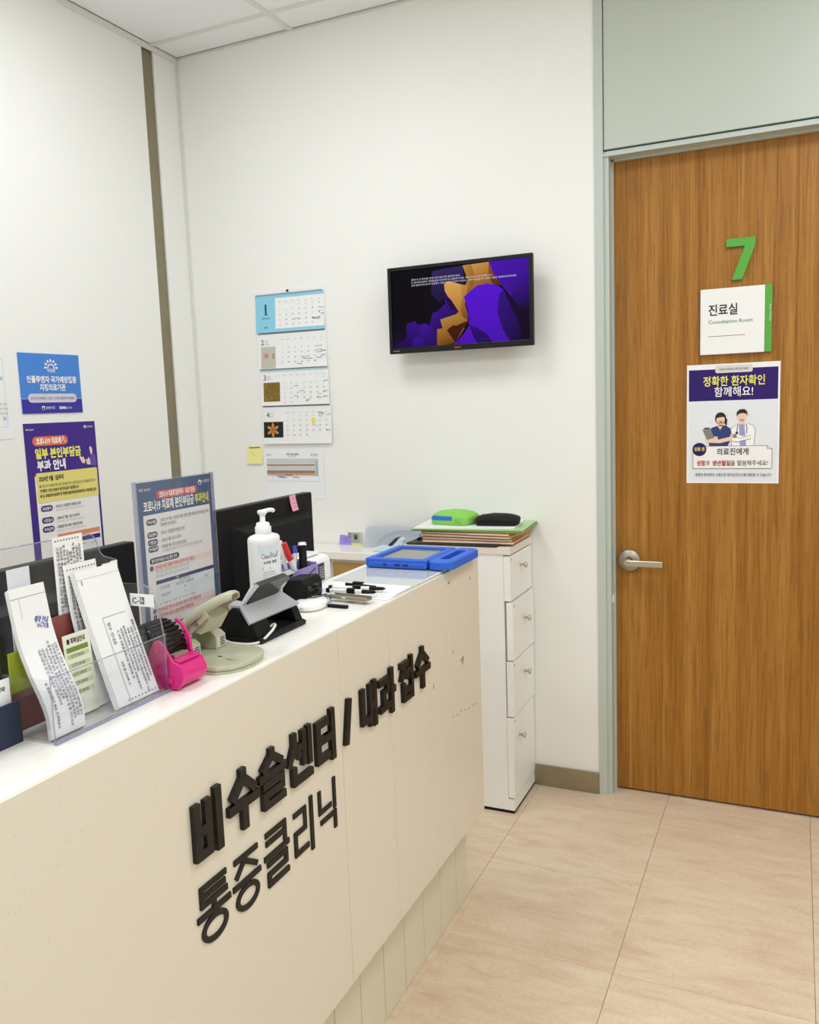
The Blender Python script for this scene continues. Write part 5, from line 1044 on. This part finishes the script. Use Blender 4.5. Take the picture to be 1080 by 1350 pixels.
t = thing('pen', 'slim all black pen with a clip lying behind the white pens', 'pen', (-.345, -1.236, zz + .004)); MB().cyl((0, 0, 0), (.078, -.012, 0), .0036, n=10).build('barrel', M_black, t); MB().box(.02, -.009, .0038, .045, .001, .0075, .001).build('clip', M_black, t)
t = thing('name_stamp', 'beige metal pen tray lying nearest on the forms', 'tray', (-.276, -1.343, zz - .0052)); t.rotation_euler.z = -.12
t.name = 'pen_tray'; MB().box(-.046, -.011, 0, .046, .011, .0028, .001).box(-.046, -.011, .003, .046, -.0085, .0085, .0008).box(-.046, .0085, .003, .046, .011, .0085, .0008).build('tray_body', mat('beige_metal', '#a8a08a', .35, metal=.5), t); MB().box(-.014, -.0115, .0032, -.004, -.0111, .006).build('tray_mark', M_paper, t)
t.location.z = bz + .0062
slab('usb_stick', 'small black stick lying on the counter before the pen tray', 'stick', M_black, -.300, -1.397, bz, -.256, -1.387, bz + .006, -.05, bev=.001)
tb = thing('tablet', 'tablet in a thick blue foam case with carry handle at counter end', 'tablet', (-.31, -.935, zz))
MB().prism([(-.088, -.098), (.068, -.098), (.068, .098), (-.088, .098), (-.096, .09), (-.096, -.09)], 0, .016, 'z', .005).build('case_back', M_blue, tb)
fr_ = MB(); fr_.box(-.094, -.096, .0125, .068, -.076, .0225, .003).box(-.094, .078, .0125, .068, .096, .0225, .003).box(-.094, -.0759, .0125, -.074, .0779, .0225, .003).box(.05, -.0759, .0125, .068, .0779, .0225, .003).build('case_rim', M_blue, tb)
MB().box(-.0738, -.0758, .0162, .0498, .0778, .0175).build('glass', M_screen, tb)
def rr(x0, y0, x1, y1, r, n=5):
    pts = []
    for cx_, cy_, a0 in ((x1 - r, y1 - r, 0), (x0 + r, y1 - r, 90), (x0 + r, y0 + r, 180), (x1 - r, y0 + r, 270)):
        for k in range(n): a = math.radians(a0 + 90 * k / (n - 1)); pts.append((cx_ + r * math.cos(a), cy_ + r * math.sin(a)))
    return pts
A_ = rr(.0682, -.1, .132, .1, .022); A2_ = [(x + (.1 - x) * .06, y * .97) for x, y in A_]; B_ = rr(.086, -.062, .110, .062, .006); N_ = len(A_); hd = MB()
vs = [(x, y, .002) for x, y in A_] + [(x, y, .0185) for x, y in A_] + [(x, y, .0215) for x, y in A2_] + [(x, y, .0215) for x, y in B_] + [(x, y, .002) for x, y in B_]
fs = []
for k in range(N_):
    q = (k + 1) % N_
    for u in range(4): fs.append((u * N_ + k, u * N_ + q, (u + 1) * N_ + q, (u + 1) * N_ + k))
    fs.append((4 * N_ + k, 4 * N_ + q, q, k))
hd.add(vs, fs); hd.build('handle', M_blue, tb)
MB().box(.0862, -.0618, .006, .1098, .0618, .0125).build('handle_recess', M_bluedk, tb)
mb = MB(); [mb.box(x_ - w_, -.0992, .007, x_ + w_, -.0979, .0115) for x_, w_ in ((-.04, .004), (-.008, .007), (.014, .007))]; mb.build('port_holes', mat('port_dark', '#16245c', .6), tb)

# ------------------------------------------------------------------ on the back counter: clear file and pale blue tool
cf = thing('clear_file', 'clear plastic file of papers leaning on the wall above the back counter', 'file', (-.76, -.10, .8324))
for k in range(3):
    pts = [(-.142 + .004 * k, .0), (.145, .0), (.150, .06), (.142, .079 + .001 * k), (-.138 + .004 * k, .0715 + .004 * k)]
    mb = MB().prism(pts, -.0005, .0005, 'y'); mb.warp(lambda x, y, z, k=k: (x, y - .004 * k + .022 * (z / .08) + .018 * math.sin(PI * (x + .14) / .3) * (z / .08), z)); mb.build('film', M_film, cf)
mb = MB().box(-.12, .006, 0, .13, .0075, .062); mb.warp(lambda x, y, z: (x, y + .02 * z / .08, z)); mb.build('inner_sheet', M_paper2, cf)
mb = MB(); mb.tube(smooth_path([(-.085, -.012, .012), (-.06, -.006, .04), (-.01, .0, .06), (.06, .004, .068), (.12, .006, .066)]), .0012, 6); mb.tube(smooth_path([(-.06, -.012, .014), (-.03, -.008, .036), (.02, -.002, .05), (.11, .002, .052)]), .0008, 6); mb.build('fold_line', mat('film_fold', '#b7bfc8', .3), cf)
pt_ = thing('tape_cutter', 'pale blue plastic desk tool with a navy blade beside the clear file', 'desk tool', (-.765, -.165, .8324))
MB().prism([(-.055, 0), (.055, 0), (.065, .045), (.05, .052), (.02, .022), (-.03, .02), (-.055, .012)], -.016, .016, 'y', .003).build('tool_body', mat('pale_blue_plastic', '#cfe3ea', .35), pt_)
MB().prism([(.012, .0225), (.04, .048), (.034, .051), (.004, .0245)], -.0165, .0165, 'y').build('tool_blade', mat('navy_blade', '#2a3462', .4), pt_)
bcl = thing('binder_clip', 'small black binder clip on the cabinet top corner by the folders', 'clip', (-.612, -.24, .8865))
MB().prism([(-.008, 0), (.008, 0), (.002, .012), (-.002, .012)], -.012, .012, 'y').build('clip_body', M_black, bcl); MB().tube([(0, -.007, .012), (.002, -.005, .024), (.002, .005, .024), (0, .007, .012)], .0008, 6).build('clip_wire', M_gunm, bcl)

finish_prints()
for o in COL.objects:
    if o.name.split('.')[0] in ('port_holes', 'rivets', 'keys', 'vent_ribs', 'slots', 'scale_marks', 'menu_buttons', 'roll_ridges', 'punch_pins'): o['kind'] = 'stuff'
# ------------------------------------------------------------------ clean up helpers
bpy.data.objects.remove(_fo, do_unlink=True); bpy.data.scenes.remove(_tsc)
for o in list(COL.objects):
    if o.type == 'EMPTY' and 'label' not in o: o['label'] = o.name
